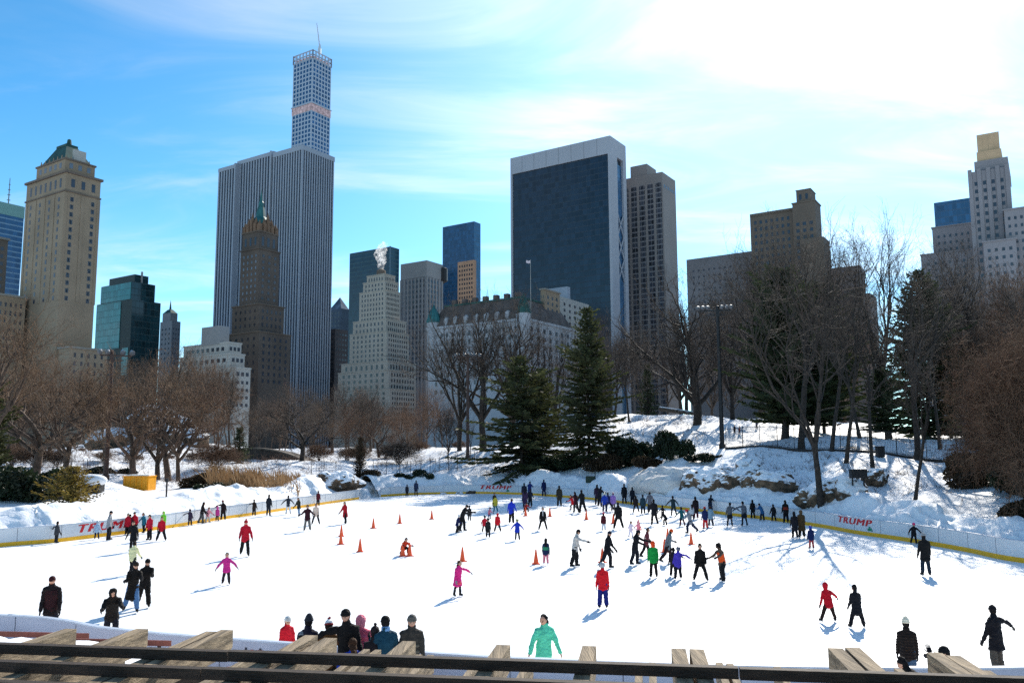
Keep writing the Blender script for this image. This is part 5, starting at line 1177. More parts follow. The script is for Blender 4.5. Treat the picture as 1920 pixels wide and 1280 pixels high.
def hand(mb_, w, d, inward, fwd, k, mi=0):
    """palm, four fingers of unequal length and a thumb leaving the side of the palm"""
    d = d.normalized(); n = (inward-d*inward.dot(d)).normalized(); t = d.cross(n); t = t if t.dot(fwd) > 0 else -t
    mb_.loft([w-d*.01*k, w+d*.03*k, w+d*.085*k], [(.024*k, .018*k), (.040*k, .020*k), (.040*k, .016*k)], 8, side=t)
    for i, (L, off) in enumerate(((.066, .030), (.074, .010), (.070, -.010), (.054, -.029))):
        b = w+d*.08*k+t*off*k; m1 = b+(d+n*.35).normalized()*L*.55*k; e = m1+(d*.75+n*.8).normalized()*L*.5*k; mb_.loft([b-d*.012*k, b, m1, e], [.0095*k, .0095*k, .0088*k, .0072*k], 6)
    b = w+d*.03*k+t*.034*k; m1 = b+(d*.6+t*.75+n*.2).normalized()*.036*k; e = m1+(d*.9+t*.25+n*.35).normalized()*.03*k; mb_.loft([b-t*.012*k, b, m1, e], [.012*k, .0115*k, .0105*k, .008*k], 6)
def person(x, y, z, H, yaw, pose, jac, trs, hd, label, coat=0, glove='#15151a', extra='', skates=True, near=False, boot='#121214', group=None, skirt=None):
    lean, tilt, aP, aM, lP, lM, hy = POSE[pose]; kid = H < 1.42; S = H/1.75
    if not skates: H2 = H
    else: H2 = H-.055
    hh = .10+.075*H; hw = hh*.36; hipz = (.50 if not kid else .47)*H2; tl, sl = hipz*.50, hipz*.455
    R_ = random.Random(sum(ord(q)*(i+3) for i, q in enumerate(label))); vox = .011 if near else .02*max(.7, S)
    def leg(par, side):
        a, f, kn = par; d1 = limb_dir(f, a, side); d2 = limb_dir(f-kn, a*.9, side); h0 = Vector((side*.075*S, 0, 0)); k = h0+d1*tl; an = k+d2*sl; return h0, k, an
    LP, LM = leg(lP, 1), leg(lM, -1); low = min(LP[2].z, LM[2].z); foot = (.10 if skates else .06)*max(S, .75); hz = foot+.03*S-low+0.0; hip = Vector((0, 0, hz))
    LP = [q+hip for q in LP]; LM = [q+hip for q in LM]
    up = Vector((math.sin(rad(tilt)), -math.sin(rad(lean))*math.cos(rad(tilt)), math.cos(rad(lean))*math.cos(rad(tilt)))); T = (H2-hh*1.06)-hipz-.045*H
    fwd = Vector((0, -math.cos(rad(lean)), -math.sin(rad(lean)))); chest = hip+up*T; neck = chest+up*.04*H
    root = bpy.data.objects.new('person', None)
    def arm(par, side):
        a, f, el = par; s0 = chest+Vector((side*(.098 if not kid else .09)*H, 0, 0))-up*.03*H; d1 = limb_dir(f+lean*.3, a, side); e = s0+d1*.172*H; d2 = limb_dir(f+el+lean*.2, a*.72, side); w = e+d2*.15*H; return s0, e, w, d2
    AP, AM = arm(aP, 1), arm(aM, -1)
    yaw_h, pit = rad(hy[0]), rad(hy[1]+lean*.35); HR = Matrix.Rotation(yaw_h, 3, 'Z') @ Matrix.Rotation(pit, 3, 'X'); hc = neck+up*.01*H+HR @ Vector((0, -.012*H, hh*.52)); hb = .4*hh
    # ---- body: one continuous skin surface
    b = MB()
    b.loft([hip-up*.06*S, hip+up*T*.3, hip+up*T*.75, chest, neck], [(.135*S, .09*S), (.12*S, .085*S), (.15*S, .095*S), (.12*S, .075*S), (.055*S, .055*S)], 12)
    b.loft([chest, neck, hc-HR @ Vector((0, 0, hh*.25))], [.055*S, .05*S, .048*S], 10)
    def hf(q):
        t = -q.z/(hh*.5); w = 1-.30*max(0, t)**1.5; return Vector((q.x*w, q.y*(1-.16*max(0, t)), q.z))
    b.ell(hc, (hw, hb*1.02, hh*.5), 16, 12, M=HR, fn=hf)
    b.loft([hc+HR @ Vector((0, -hb*.90, hh*.06)), hc+HR @ Vector((0, -hb*1.10, -hh*.10)), hc+HR @ Vector((0, -hb*.92, -hh*.14))], [hh*.04, hh*.065, hh*.05], 8)
    for s in (-1, 1): b.ell(hc+HR @ Vector((s*hw*1.0, hb*.08, -hh*.03)), (hh*.035, hh*.08, hh*.12), 8, 6, M=HR)
    b.loft([hc+HR @ Vector((-hh*.1, -hb*.86, -hh*.27)), hc+HR @ Vector((hh*.1, -hb*.86, -hh*.27))], [hh*.035]*2, 6)
    for (s0, e, w, d), side in ((AP, 1), (AM, -1)):
        b.loft([chest+(s0-chest)*.4, s0, s0.lerp(e, .5), e, e.lerp(w, .5), w+d*.01], [.055*S, .052*S, .045*S, .038*S, .036*S, .027*S], 10)
        if not glove: hand(b, w, d, Vector((-side, 0, 0)), Vector((0, -1, 0)), S**.6)
    for h0, k, an in (LP, LM): b.loft([h0+up*.05*S, h0, h0.lerp(k, .5), k, k.lerp(an, .4), an], [.09*S, .088*S, .075*S, .058*S, .056*S, .038*S], 10)
    HRi = HR.transposed()
    def face(me):
        n = len(me.polygons); c = np.empty(n*3, np.float32); me.polygons.foreach_get('center', c); c = c.reshape(-1, 3); q = (c-np.array(hc)) @ np.array(HRi).T; idx_ = np.zeros(n, np.int32); fr = q[:, 1] < -hb*.55
        for s in (-1, 1):
            idx_[fr & (np.hypot((q[:, 0]-s*hw*.42)*.8, q[:, 2]-hh*.03) < hh*.045)] = 1
            idx_[fr & (np.abs(q[:, 0]-s*hw*.42) < hh*.085) & (np.abs(q[:, 2]-hh*.12) < hh*.022)] = 3
        idx_[fr & (np.abs(q[:, 0]) < hh*.11) & (np.abs(q[:, 2]+hh*.27) < hh*.03)] = 2
        me.polygons.foreach_set('material_index', idx_)
    bpy.data.objects.remove(root)
    root = soft('person', b, vox, [SKIN, EYE, LIP, BROWM], None, face); root.location = (x, y, z); root.rotation_euler.z = rad(yaw); tag(root, label, 'person', group)
    # ---- jacket
    bulk = 1.06+.08*R_.random()+(.10 if kid else 0); j = MB(); hem = (-.10 if not coat else -.10-coat)*H; dn = hip+Vector((0, .01, hem))+(Vector((0, 0, 0)))
    fl = 1+.9*coat
    pts = [dn, hip+Vector((0, 0, hem*.45)), hip+up*T*.12, hip+up*T*.42, hip+up*T*.78, chest-up*.005*H, neck-up*.005*H, neck+up*.036*H]; rr = [((.186+.16*coat)*S*fl, (.142+.22*coat)*S*fl), (.184*S*(1+.2*coat), .140*S*(1+.3*coat)), (.166*S, .128*S), (.158*S, .122*S), (.165*S, .125*S), (.118*S, .098*S), (.080*S, .080*S), (.070*S, .074*S)]
    j.loft(pts, [(a*bulk, c*bulk) for a, c in rr], 18)
    for s0, e, w, d in (AP, AM): j.loft([chest+(s0-chest)*.35, s0, s0.lerp(e, .5), e, e.lerp(w, .55), w-d*.005], [q*S*bulk for q in (.080, .074, .062, .055, .048, .042)], 12)
    def folds(amp, fr):
        def f(me):
            n = len(me.vertices); v = np.empty(n*3, np.float32); me.vertices.foreach_get('co', v); v = v.reshape(-1, 3); nn = np.empty(n*3, np.float32); me.vertices.foreach_get('normal', nn); nn = nn.reshape(-1, 3)
            q = v*[fr, fr, fr*1.5]+R_.random()*50; dsp = (fbm(q, 5, 3))*amp
            if extra == 'quilt': dsp = dsp*.5+np.abs(np.sin(v[:, 2]*math.pi/(.075*S)))*.012*S-.006*S
            me.vertices.foreach_set('co', (v+nn*dsp[:, None]).astype(np.float32).ravel()); me.update()
        return f
    jo = soft('jacket' if coat < .12 else 'coat', j, vox, [cloth(jac)], root, folds(.016*S, 9/S))
    if extra.startswith('stripe'):
        c2 = cloth(extra[6:]); m = MB()
        for t in (.30, .52): m.loft([hip+up*T*(t-.035), hip+up*T*(t+.035)], [(.182*S*bulk, .147*S*bulk)]*2, 18)
        m.build('stripe', c2, root, True)
    if extra.startswith('vest'):
        m = MB(); m.loft([hip-up*.04*H, hip+up*T*.3, hip+up*T*.72, chest-up*.03*H], [(.178*S*bulk, .14*S*bulk), (.174*S*bulk, .138*S*bulk), (.176*S*bulk, .139*S*bulk), (.150*S*bulk, .115*S*bulk)], 18); soft('vest', m, vox, [cloth(extra[4:])], root)
    if extra.startswith('scarf'):
        m = MB(); m.loft([neck-up*.02*H+fwd*.01, neck+up*.035*H+fwd*.012], [(.082*S*bulk, .086*S*bulk)]*2, 14); m.loft([neck+fwd*.085*S*bulk, chest+fwd*.15*S-up*.10*H, chest+fwd*.15*S-up*.17*H], [(.03*S, .016*S)]*3, 8); soft('scarf', m, vox, [cloth(extra[5:])], root)
    if extra.startswith('pack'):
        m = MB(); c = chest-fwd*.19*S-up*.13*H; m.loft([c-up*.15*H, c-up*.12*H, c+up*.08*H, c+up*.11*H], [(.10*S, .05*S), (.13*S, .075*S), (.12*S, .07*S), (.08*S, .04*S)], 12); soft('backpack', m, vox, [cloth(extra[4:])], root)
    # ---- trousers
    t_ = MB(); t_.loft([hip+up*.08*H, hip+up*.02*H, hip-Vector((0, 0, .055*H))], [(.135*S, .105*S), (.146*S, .118*S), (.125*S, .112*S)], 14); wd = 1.0+.22*R_.random() if not skirt else .82
    for h0, k, an in (LP, LM): t_.loft([h0+up*.04*S, h0-Vector((0, 0, .03*S)), h0.lerp(k, .55), k, k.lerp(an, .5), an+(k-an)*.05], [q*S*wd for q in (.100, .100, .092, .080, .076, .072)], 12)
    soft('trousers', t_, vox, [cloth(trs)], root, folds(.013*S, 11/S))
    if skirt: m = MB(); m.loft([hip+up*.06*H, hip-Vector((0, 0, .03*H)), hip-Vector((0, 0, .155*H))], [(.15*S, .12*S), (.185*S, .16*S), (.235*S, .205*S)], 18); soft('skirt', m, vox, [cloth(skirt)], root)
    # ---- skates or boots
    for side, (h0, k, an) in ((1, LP), (-1, LM)):
        sh = (an-k).normalized(); fd = Vector((side*.18, -1, 0)).normalized(); pit_ = 0
        if an.z > low+hz+.06*S: fd = (fd+Vector((0, 0, -.45))).normalized()
        s = S**.85; m = MB(); dwn = Vector((0, 0, -1)); 
        m.loft([an+(k-an).normalized()*.10*s, an, an+dwn*.035*s], [.058*s, .056*s, .05*s], 10); hl = an+dwn*.035*s
        m.loft([hl-fd*.07*s, hl-fd*.045*s, hl+fd*.06*s, hl+fd*.15*s, hl+fd*.175*s], [.025*s, .046*s, .045*s, .040*s, .022*s], 10, side=(1, 0, 0)); mm = [cloth(boot), STEELB]
        if skates: 
            m.bar(hl-fd*.08*s+dwn*(foot*.62), hl+fd*.19*s+dwn*(foot*.62), .008, .05*s, mi=1)
            for q in (-.045, .10): m.bar(hl+fd*q*s+dwn*.02*s, hl+fd*q*s+dwn*foot*.5, .03*s, .03*s, mi=1, up=(0, 1, 0))
        m.build('skate' if skates else 'boot', mm, root, True)
    # ---- gloves
    if glove:
        for (s0, e, w, d), side in ((AP, 1), (AM, -1)):
            m = MB(); hand(m, w, d, Vector((-side, 0, 0)), Vector((0, -1, 0)), S**.6*1.22); m.loft([w-d*.035*S, w+d*.015*S], [.036*S, .034*S], 8); m.build('glove', cloth(glove), root, True)
    # ---- head wear and hair
    kind, _, col = hd.partition(':'); cols = col.split('/'); c1 = cols[0]; c2 = cols[1] if len(cols) > 1 else None
    HP = lambda a, b_, c_: hc+HR @ Vector((a*hh, b_*hh, c_*hh))
    hairc = HAIRC.get(c1, c1) if kind in ('short', 'long', 'bun', 'curly') else HAIRC.get(c2 or 'k', '#16110e')
    def cap(name, cc, g=1.12, dy=.09, dz=.07, nz_=None, rz=1.0):
        m = MB(); m.ell(HP(0, dy, dz), (hw*g, hb*g, hh*.5*g*rz), 16, 12, M=HR); return soft(name, m, vox*.8, [cloth(cc)], root, nz_)
    fuzz = folds(.02*S, 16)
    if kind == 'short': cap('hair', hairc, 1.08, .13, .10, fuzz)
    elif kind == 'curly': cap('hair', hairc, 1.34, .12, .12, folds(.05*S, 14))
    elif kind in ('long', 'beanielong', 'bun'):
        m = MB(); m.ell(HP(0, .15, .08 if kind != 'beanielong' else 0), (hw*1.12, hb*1.06, hh*.5*1.06), 14, 10, M=HR)
        if kind == 'bun': m.ell(HP(0, .5, .12), (hh*.18, hh*.18, hh*.18), 10, 8)
        else: m.loft([HP(0, .24, .05), HP(0, .36, -.4), neck-fwd*.10*S-up*.02*H, neck-fwd*.13*S-up*.13*H, neck-fwd*.12*S-up*.17*H], [(hw*.9, hh*.2), (hw*.95, hh*.17), (hw*1.0, hh*.16), (hw*.8, hh*.13), (hw*.45, hh*.06)], 12)
        soft('hair', m, vox*.8, [cloth(hairc)], root, fuzz)
    if kind in ('beanie', 'pom', 'beanielong', 'tall'):
        m = MB(); zt = .66 if kind != 'tall' else .82; m.loft([HP(0, .03, .12), HP(0, .04, .30), HP(0, .05, .48), HP(0, .06, zt-.06), HP(0, .06, zt)], [(hw*1.14, hb*1.13), (hw*1.13, hb*1.12), (hw*.95, hb*.95), (hw*.55, hb*.55), (hw*.15, hb*.15)], 16, side=tuple(HR @ Vector((1, 0, 0))))
        soft('hat', m, vox*.8, [cloth(c1)], root, folds(.006*S, 30)); m = MB(); m.loft([HP(0, .028, .11), HP(0, .034, .25)], [(hw*1.22, hb*1.2)]*2, 16, side=tuple(HR @ Vector((1, 0, 0)))); m.build('hat_brim', cloth(c2 if (c2 and c2.startswith('#')) else c1), root, True)
        if kind == 'pom': m = MB(); m.ell(HP(0, .06, zt+.10), (hh*.15,)*3, 10, 8); soft('pompom', m, vox*.7, [cloth(c2 if (c2 and c2.startswith('#')) else c1)], root, folds(.02*S, 40))
        if kind != 'beanielong': 
            m = MB(); m.ell(HP(0, .10, -.02), (hw*1.06, hb*.98, hh*.44), 12, 8, M=HR); soft('hair', m, vox*.8, [cloth(hairc if not (c2 and c2.startswith('#')) else '#2a1a10')], root)
    if kind == 'hood':
        m = MB(); m.ell(HP(0, .12, .04), (hw*1.36, hb*1.22, hh*.62), 16, 12, M=HR); m.loft([HP(0, .2, -.2), neck-up*.02*H], [(hw*1.3, hb*1.0), (.08*S, .08*S)], 12); soft('hood', m, vox, [cloth(c1)], root, folds(.012*S, 12))
        if c2 and c2.startswith('#'): m = MB(); m.loft([HP(0, -.20, .05), HP(0, -.30, .05)], [(hw*1.22, hh*.58), (hw*1.12, hh*.54)], 16, side=tuple(HR @ Vector((1, 0, 0))), cap=False); m.build('fur_trim', cloth(c2), root, True)
    if kind == 'helmet':
        m = MB(); m.ell(HP(0, .04, .14), (hw*1.34, hb*1.24, hh*.52), 16, 10, M=HR); soft('helmet', m, vox*.8, [mat('helmet_'+c1, tuple(hexc(c1)), rough=.3, var=.05)], root)
    if kind == 'cap':
        m = MB(); m.ell(HP(0, .06, .14), (hw*1.12, hb*1.1, hh*.44), 14, 10, M=HR); m.loft([HP(0, -.36, .16), HP(0, -.62, .12)], [(hw*.9, hh*.04), (hw*.7, hh*.03)], 10, side=tuple(HR @ Vector((1, 0, 0)))); soft('cap', m, vox*.7, [cloth(c1)], root)
    if pose == 'camera':
        m = MB(); c = HP(0, -.62, .02); m.box(c, (.15, .08, .10), mi=0); m.loft([c+HR @ Vector((0, -.03, 0)), c+HR @ Vector((0, -.20, 0))], [.042, .048], 12); co_ = m.build('camera', [STEEL], None); co_.location = (x, y, z); co_.rotation_euler.z = rad(yaw); tag(co_, 'black camera with a long lens held up by the crouching person at the right', 'camera')
    return root
STEELB = mat('skate_blade', (.55, .57, .6), rough=.25, metal=.7, var=.05)
def P(px, fy, hp, yaw, pose, jac, trs, hd, label, **k):
    """a skater: bearing and foot line on the ice, height in picture units at that distance"""
    p = on_z(px, fy)
    for _ in range(60):                       # keep everybody on the ice side of the boards
        if poly_sd([p.x], [p.y])[0] < -.42: break
        p = p*.996
    p.z = 0; H = hp/F*p.y; H = min(max(H, .85), 1.92)
    if pose in ('bend',): H = min(H*1.18, 1.9)
    if pose == 'crouch': H = max(H*1.55, 1.05)
    if pose in ('lean', 'stride', 'stride2', 'lunge', 'reach'): H = min(H*1.05, 1.92)
    return person(p.x, p.y, .012, H, yaw+math.degrees(-math.atan2(p.x, p.y))*.0, pose, jac, trs, hd, label, **k)
def S(px, hy, depth, yaw, pose, jac, trs, hd, label, H=None, **k):
    """a spectator off the ice: bearing of the head top and distance"""
    d = px_dir(px, hy); x, y = d[0]*depth, depth; z = max(gz(x, y), .25); zt = z_at(px, hy, x, y); h = H or min(max(zt-z, .9), 1.9)
    return person(x, y, zt-h, h, yaw, pose, jac, trs, hd, label, skates=False, **k)
K, NV, BR, RD = '#141417', '#161c30', '#2e2018', '#c4142a'
N_ = dict(near=True)
# --- left, along the boards
P(105,1017,39,150,'outP','#3c3c40','#26262a','short:k','person in dark grey holding the left boards with an outstretched arm')
P(181,1011,33,200,'armsdown','#9fb6cc','#1d2436','helmet:#9aa6b2','child in pale blue jacket at the left red lettering')
P(203,1013,52,100,'stand','#8a8c90','#15151a','beanie:#15151a','adult in grey top and black trousers beside the child in pale blue')
P(239,999,38,10,'stand','#a81428',K,'short:k','person in red jacket, leftmost of the crowd of red jackets at the left',group=None)
P(252,1001,40,350,'armsdown','#b8162c',K,'cap:#1c1c24','person in red jacket directly behind the man in black with spread arms')
P(243,993,36,20,'stand','#3a1a22',K,'beanie:#141418','person in dark maroon with black hat at the back of the red jacket crowd')
P(269,999,36,330,'hold','#1f6f86',K,'short:b','child in teal jacket between the red jackets at the left')
P(280,1013,46,340,'stand','#c01830',K,'short:k','stout person in bright red jacket, second from the right of the red jackets')
P(302,1014,44,20,'wide','#b81228','#1a1a1e','short:l','person in red jacket striding, rightmost of the left red jackets')
P(306,996,36,0,'stand','#7ccf3a','#2a3a2a','hood:#8ad84a','child in lime green hood behind the red jackets')
P(249,1034,54,0,'armsdown',K,'#101014','short:b','man in black with spread arms in front of the red jackets',coat=.06)
P(248,1077,59,180,'glide','#d9d3a0','#15151a','short:k','person in cream jacket skating away, above the embracing couple')
P(247,1149,90,20,'hug','#18140f','#4d6f96','beanie:#2a211a/k','person in long black coat and blue jeans leaning on a companion',coat=.14,**N_)
P(270,1139,86,15,'hug','#17130f','#17140f','beanie:#15120f','person in black with black beanie beside the one in jeans',**N_)
P(356,981,30,190,'outP','#352a3c','#2a2a30','beanie:#352a3c','child in dark purple holding the boards with one arm')
P(378,979,39,120,'glide','#1c1416','#4c4c4c','long:k','woman in black jacket with long hair by the left boards')
P(389,980,29,60,'kidglide','#c9808a','#b0a8a0','short:b','small child in pinkish jacket beside the woman with long hair')
P(407,973,26,180,'stand','#c03a86','#26242a','hood:#c84a90','small child in magenta at the boards beside an adult in black')
P(418,972,36,200,'outP','#1e1216','#17171a','beanie:#7a1420','adult in black with dark red hat beside the child in magenta')
P(459,1043,65,20,'glide','#b5152b','#131316','pom:#a81a24/k','woman in red jacket, red bobble hat and black leggings alone on the left ice',near=True)
P(424,1096,57,15,'armsout','#c02a7e','#2a2026','long:k','girl in magenta jacket with both arms spread on the left ice',near=True)
P(476,965,29,170,'outP','#33261e','#23232a','short:b','person in dark brown jacket reaching an arm left by the boards')
P(503,967,38,170,'stand','#20242c','#2a2d34','short:k','tall person in dark navy standing near the left boards')
P(540,964,34,200,'armsout','#2a2f3a','#d8dade','short:k','skater in white trousers and dark jacket near the left boards')
P(560,968,34,330,'glide','#2c2a22','#7590ac','long:b','woman in dark vest and pale jeans right of the skater in white trousers')
P(596,947,27,170,'stand','#5a1a24','#22242c','short:k','person in dark maroon leaning at the end of the left boards')
P(576,995,46,5,'hips','#33121a','#6b6862','short:b','person in maroon jacket with hands on hips and grey trousers')
P(592,983,38,10,'wide','#d0b9a8','#17171a','long:l','woman in beige jacket and black leggings behind the one in maroon')
P(647,982,40,330,'glide','#a81424','#15151a','long:k','woman in red dress coat with long black hair near the far left cones',coat=.10)
P(756,1040,27,30,'crouch','#c4442a','#1d1a1c','long:k','crouching child with long dark hair behind two orange cones')
# --- middle
P(866,996,48,60,'lean','#151518','#141417','cap:#141418','adult in black bending over a child left of centre')
P(857,999,33,90,'kidglide','#1b2148','#1a1a20','helmet:#b8b8ba','child in navy jacket and white helmet held by the adult in black')
P(880,977,28,180,'stand','#1b1d22','#191a1e','helmet:#22242a','child in black right of the bending adult')
P(917,973,22,60,'kidglide','#b4687a','#1f2a5c','helmet:#2a2026','small child in pink and navy behind the red-jacketed children')
P(908,998,31,20,'kidglide','#b8162a','#18181c','helmet:#1c3a3a','child in red jacket, left one of the pair of red-jacketed children')
P(915,1008,35,10,'stand','#1f1f20','#1b1b1e','helmet:#22201e','child in black in front of the left red-jacketed child')
P(933,997,34,180,'wide','#cc1626','#17171a','helmet:#b81a28','child in bright red jacket with red helmet and legs apart')
P(927,951,26,20,'stand','#2e2a1c','#26241e','short:k','dark figure just behind the child in yellow')
P(929,960,30,190,'glide','#b8a83a','#1f6a78','beanie:#2a2a1a','child in yellow jacket and teal trousers')
P(959,982,45,170,'glide','#1f35b0','#1d1a18','short:b','man in royal blue jacket skating away in the middle')
P(970,1013,38,180,'hold','#1c34a8','#16161c','helmet:#8a8a60','child in royal blue jacket below the man in royal blue')
P(983,941,34,180,'stand','#1b2030','#1c1c24','short:k','dark figure behind the woman in purple coat')
P(984.5,952,34,180,'stand','#3a2a48','#1d1a24','long:k','woman in long dark purple coat near the far boards',coat=.16)
P(993,935,34,170,'lean','#1b2c66','#1b1f2c','short:k','person in blue leaning over the far boards')
P(994,951,33,170,'glide','#1a1f2e','#15161c','short:k','person in dark navy right of the woman in purple coat')
P(985,961,18,20,'crouch','#8a1c22','#251618','beanie:#1d1618','small crouching child in dark red behind the centre cone')
P(1020,929,30,190,'stand','#15204a','#1a2140','short:k','person in dark blue holding the far boards alone')
P(1049,950,43,180,'stand','#2b2a24','#20201e','beanie:#1d1c1a','adult in dark olive coat standing near the far boards',coat=.08)
P(1074,956,27,250,'stride','#c01c22','#26221f','short:b','child in red jacket leaning forward with arms out')
P(1080,961,36,200,'reach','#3a1420','#17171a','long:k','woman in maroon beside the adult in black near the red child')
P(1092,962,42,200,'glide','#121418','#121216','short:k','adult in black skating beside the woman in maroon')
P(1018,994,42,0,'wide','#131316','#151518','short:g','person in black jacket with white scarf and legs apart',extra='scarf#d8d8da')
P(1023.5,1059,47,170,'stand','#182648','#d07a8a','long:k','girl in navy and green jacket with pink leggings and white skates',extra='stripe#3a9a6a',boot='#d8d8da',near=True)
P(1078,1063,67,80,'reach1','#b8b2ac','#17171a','beanie:#1a1618','woman in pale grey jacket and black trousers with one arm forward',near=True)
P(858,1118,63,40,'outP','#d42a7a','#1c1c24','long:b','little girl in hot pink coat with one arm out in the middle',coat=.09,near=True,glove='#8a8a90',skirt='#e8505a')
P(1131,1141,80,180,'stand','#cc1622','#16226a','helmet:#9aa0a4','person in bright red jacket, blue trousers and white helmet skating away',near=True)
# --- right middle group
P(1120,947,40,180,'stand','#2a1c30','#1d1a22','long:k','woman in dark purple by the far boards under the notice board')
P(1124,950,42,150,'lean','#15151c','#17171c','short:k','person in black leaning beside the woman in dark purple')
P(1134,961,36,170,'glide','#1c3a9a','#1c2440','helmet:#b0b0a0','person in blue jacket behind the lilac child')
P(1142,958,33,200,'stride','#1d2a5c','#161a26','short:k','person in navy pushing off beside the one in blue')
P(1150,959,34,170,'stand','#8a6ab0','#1d1c24','beanie:#c89aa0','child in lilac jacket with pale pink hat')
P(1171,945,36,180,'stand','#14161c','#15151a','short:k','adult in black coat near the far boards right of the lilac child',coat=.06)
P(1186,942,32,180,'stand','#161a24','#17171c','short:k','person in black standing close against the far boards')
P(1193,961,31,190,'wide','#221a1c','#1d181a','long:k','skater in black and brown with legs apart near the far boards')
P(1206,964,35,180,'stand','#1c3440','#141a20','beanie:#16202a','skater in dark teal jacket near the far boards')
P(1219,961,37,170,'armsdown','#5a5a62','#23232a','short:k','skater in grey jacket near the far boards')
P(1227,985,47,180,'glide','#17171c','#131316','short:k','tall skater in black holding a child by the hand')
P(1243,974,26,200,'hold','#14161a','#17171b','short:k','child in black with arms spread beside the tall skater')
P(1249,985,24,220,'bend','#121418','#131316','helmet:#16181c','small child in black bending forward')
P(1263,967,36,190,'armsout','#1c2e34','#151a20','short:k','skater in dark green with arms spread by the right boards')
P(1279,986,34,200,'armsout','#14565c','#5a1420','short:k','child in teal coat and maroon leggings with arms spread',coat=.05)
P(1295,1000,43,250,'stride','#7a8088','#1b2238','beanie:#b81c28','child in grey top, navy trousers and red hat striding')
P(1298,975,28,180,'stand','#b8bcc0','#33363c','long:k','person in white jacket with long black hair behind the striding child')
P(1305,973,40,180,'stand','#1a1418','#5a2430','long:k','woman in long black coat and maroon leggings',coat=.10)
P(1323,992,40,190,'stand','#1b2650','#b4141e','beanie:#a82028','child in navy jacket with red trousers and red hat')
P(1333,987,36,170,'armsdown','#7a98a8','#1f2a38','short:b','person in pale blue-grey jacket right of the child in red trousers')
P(1332,961,33,150,'lean','#141a26','#1d3250','short:k','person in dark jacket leaning over the right boards')
P(1132,995,33,180,'stand','#4a141c','#c8ccd0','beanie:#d4566a','child in maroon vest, white trousers and pink hat')
P(1160,992,48,180,'wide','#131316','#121214','short:k','man all in black standing beside the pink-hatted child')
P(1183,1008,30,30,'hold','#d8c8d4','#d4ccd8','long:k','small child in white snowsuit with dark hair',glove='#d8c8d4')
P(1197,1005,27,330,'hold','#d8808e','#d88a98','hood:#e09aa6','small child in pink snowsuit beside the one in white',glove='#d8808e')
P(1191,1059,60,60,'reach','#14141a','#1a1c26','beanielong:#181820','person in black bending with an arm out towards a child',near=True)
P(1212,1046,54,70,'glide','#6a3038','#1a1618','short:k','skater in patterned maroon sweater and black trousers',extra='stripe#b8a8a0')
P(1226,1083,64,180,'stand','#118a3a','#191412','hood:#e04a20','child in green jacket and orange hood skating away',near=True)
P(1252,1056,60,100,'stride','#6e7478','#2a1a1c','beanie:#e0521c','person in grey sweater and orange hat pushing off beside two cones',near=True)
P(1272,1086,57,180,'outM','#4a3aa8','#1a1a20','helmet:#5a5a66','child in purple jacket with an arm out to the right',near=True)
P(1263,1080,50,185,'outM','#2a2228','#221a1c','short:k','dark-clothed companion half hidden behind the child in purple')
P(1314,1089,67,350,'wide','#17140f','#14120f','short:k','person all in black with legs apart right of the child in purple',near=True,glove='')
P(1355,1090,65,300,'reach','#5a4a3e','#17171a','curly:k','boy with curly hair in brown jacket and orange vest looking down',extra='vest#d8501e',near=True)
P(1139,1066,67,60,'glide','#131318','#17181e','beanie:#1c2030','skater in black with navy hat beside an orange cone',near=True)
# --- right
P(1369,987,43,170,'outM','#55585e','#17171a','short:k','left of two skaters in grey tops and dark skirts holding hands',skirt='#1a1c1e')
P(1396,986,44,190,'outP','#5c5f68','#141820','short:k','right of two skaters in grey tops and dark skirts holding hands',skirt='#161c26')
P(1412,969,34,180,'stand','#101216','#121318','short:k','person in black standing against the right boards')
P(1430,976,31,210,'lean','#2a5a86','#1b2434','short:k','person in blue leaning on the right boards')
P(1451,977,31,180,'armsdown','#181a20','#15161a','long:k','dark-clothed girl near the right boards')
P(1474,979,41,180,'stand','#161214','#15131a','long:k','person in black and red striped vest near the right boards',extra='stripe#a83a2a')
P(1491,1009,47,180,'stand','#1e1c22','#17171c','long:k','woman in black coat beside the one in tan, skating away together',coat=.10)
P(1504,1008,49,180,'stand','#4e3a22','#1c1a18','hood:#5a4630','person in long tan coat beside the woman in black coat',coat=.12)
P(1522,1029,41,185,'stand','#17254e','#a83a40','helmet:#1c3c9a','child in navy jacket, red trousers and blue helmet')
P(1714,1016,38,0,'armsout','#14141a','#15151a','beanie:#d8286a','child in black with bright pink hat and spread arms')
P(1737,1080,75,175,'stand','#101114','#1a2634','beanie:#8a8e92','man in black jacket and dark jeans at the right, skating away',near=True,coat=.05)
P(1555,1166,70,190,'lungeM','#b81024','#2a1c18','hood:#b81024','person in red hooded jacket lunging with an arm stretched right',near=True)
P(1608,1177,76,180,'wide','#15161c','#14141a','short:k','person in black standing right of the red hooded skater',near=True,coat=.06)
P(1872,1262,115,200,'outM','#14141a','#4a4640','beanie:#15151a','man in black winter coat with one arm out at the right edge',near=True,coat=.07)
# --- at the near boards, on the ice
P(92,1204,115,20,'stand','#191416','#1a1c26','cap:#3a1418','man in black leather jacket and dark red cap by the near boards at the left',near=True,extra='vest#2a1216')
P(207,1212,104,25,'lean','#17140f','#1b1d26','hood:#17140f','hooded man in black leaning on the near boards at the left',near=True)
P(535,1262,98,40,'stand','#c41a2a','#1d1d22','beanie:#c8c8c4','child in red jacket and white knit hat just inside the near boards',near=True)
P(1020,1296,132,10,'lookleft','#58c8a4','#5a86b0','long:k','young woman in mint green sweater with long black hair by the near boards',near=True,glove='')
P(1706,1290,118,160,'stand','#1c1614','#3a5570','tall:#d8d2bc','person in black fur jacket and pale knit hat at the near boards',near=True,extra='quilt')
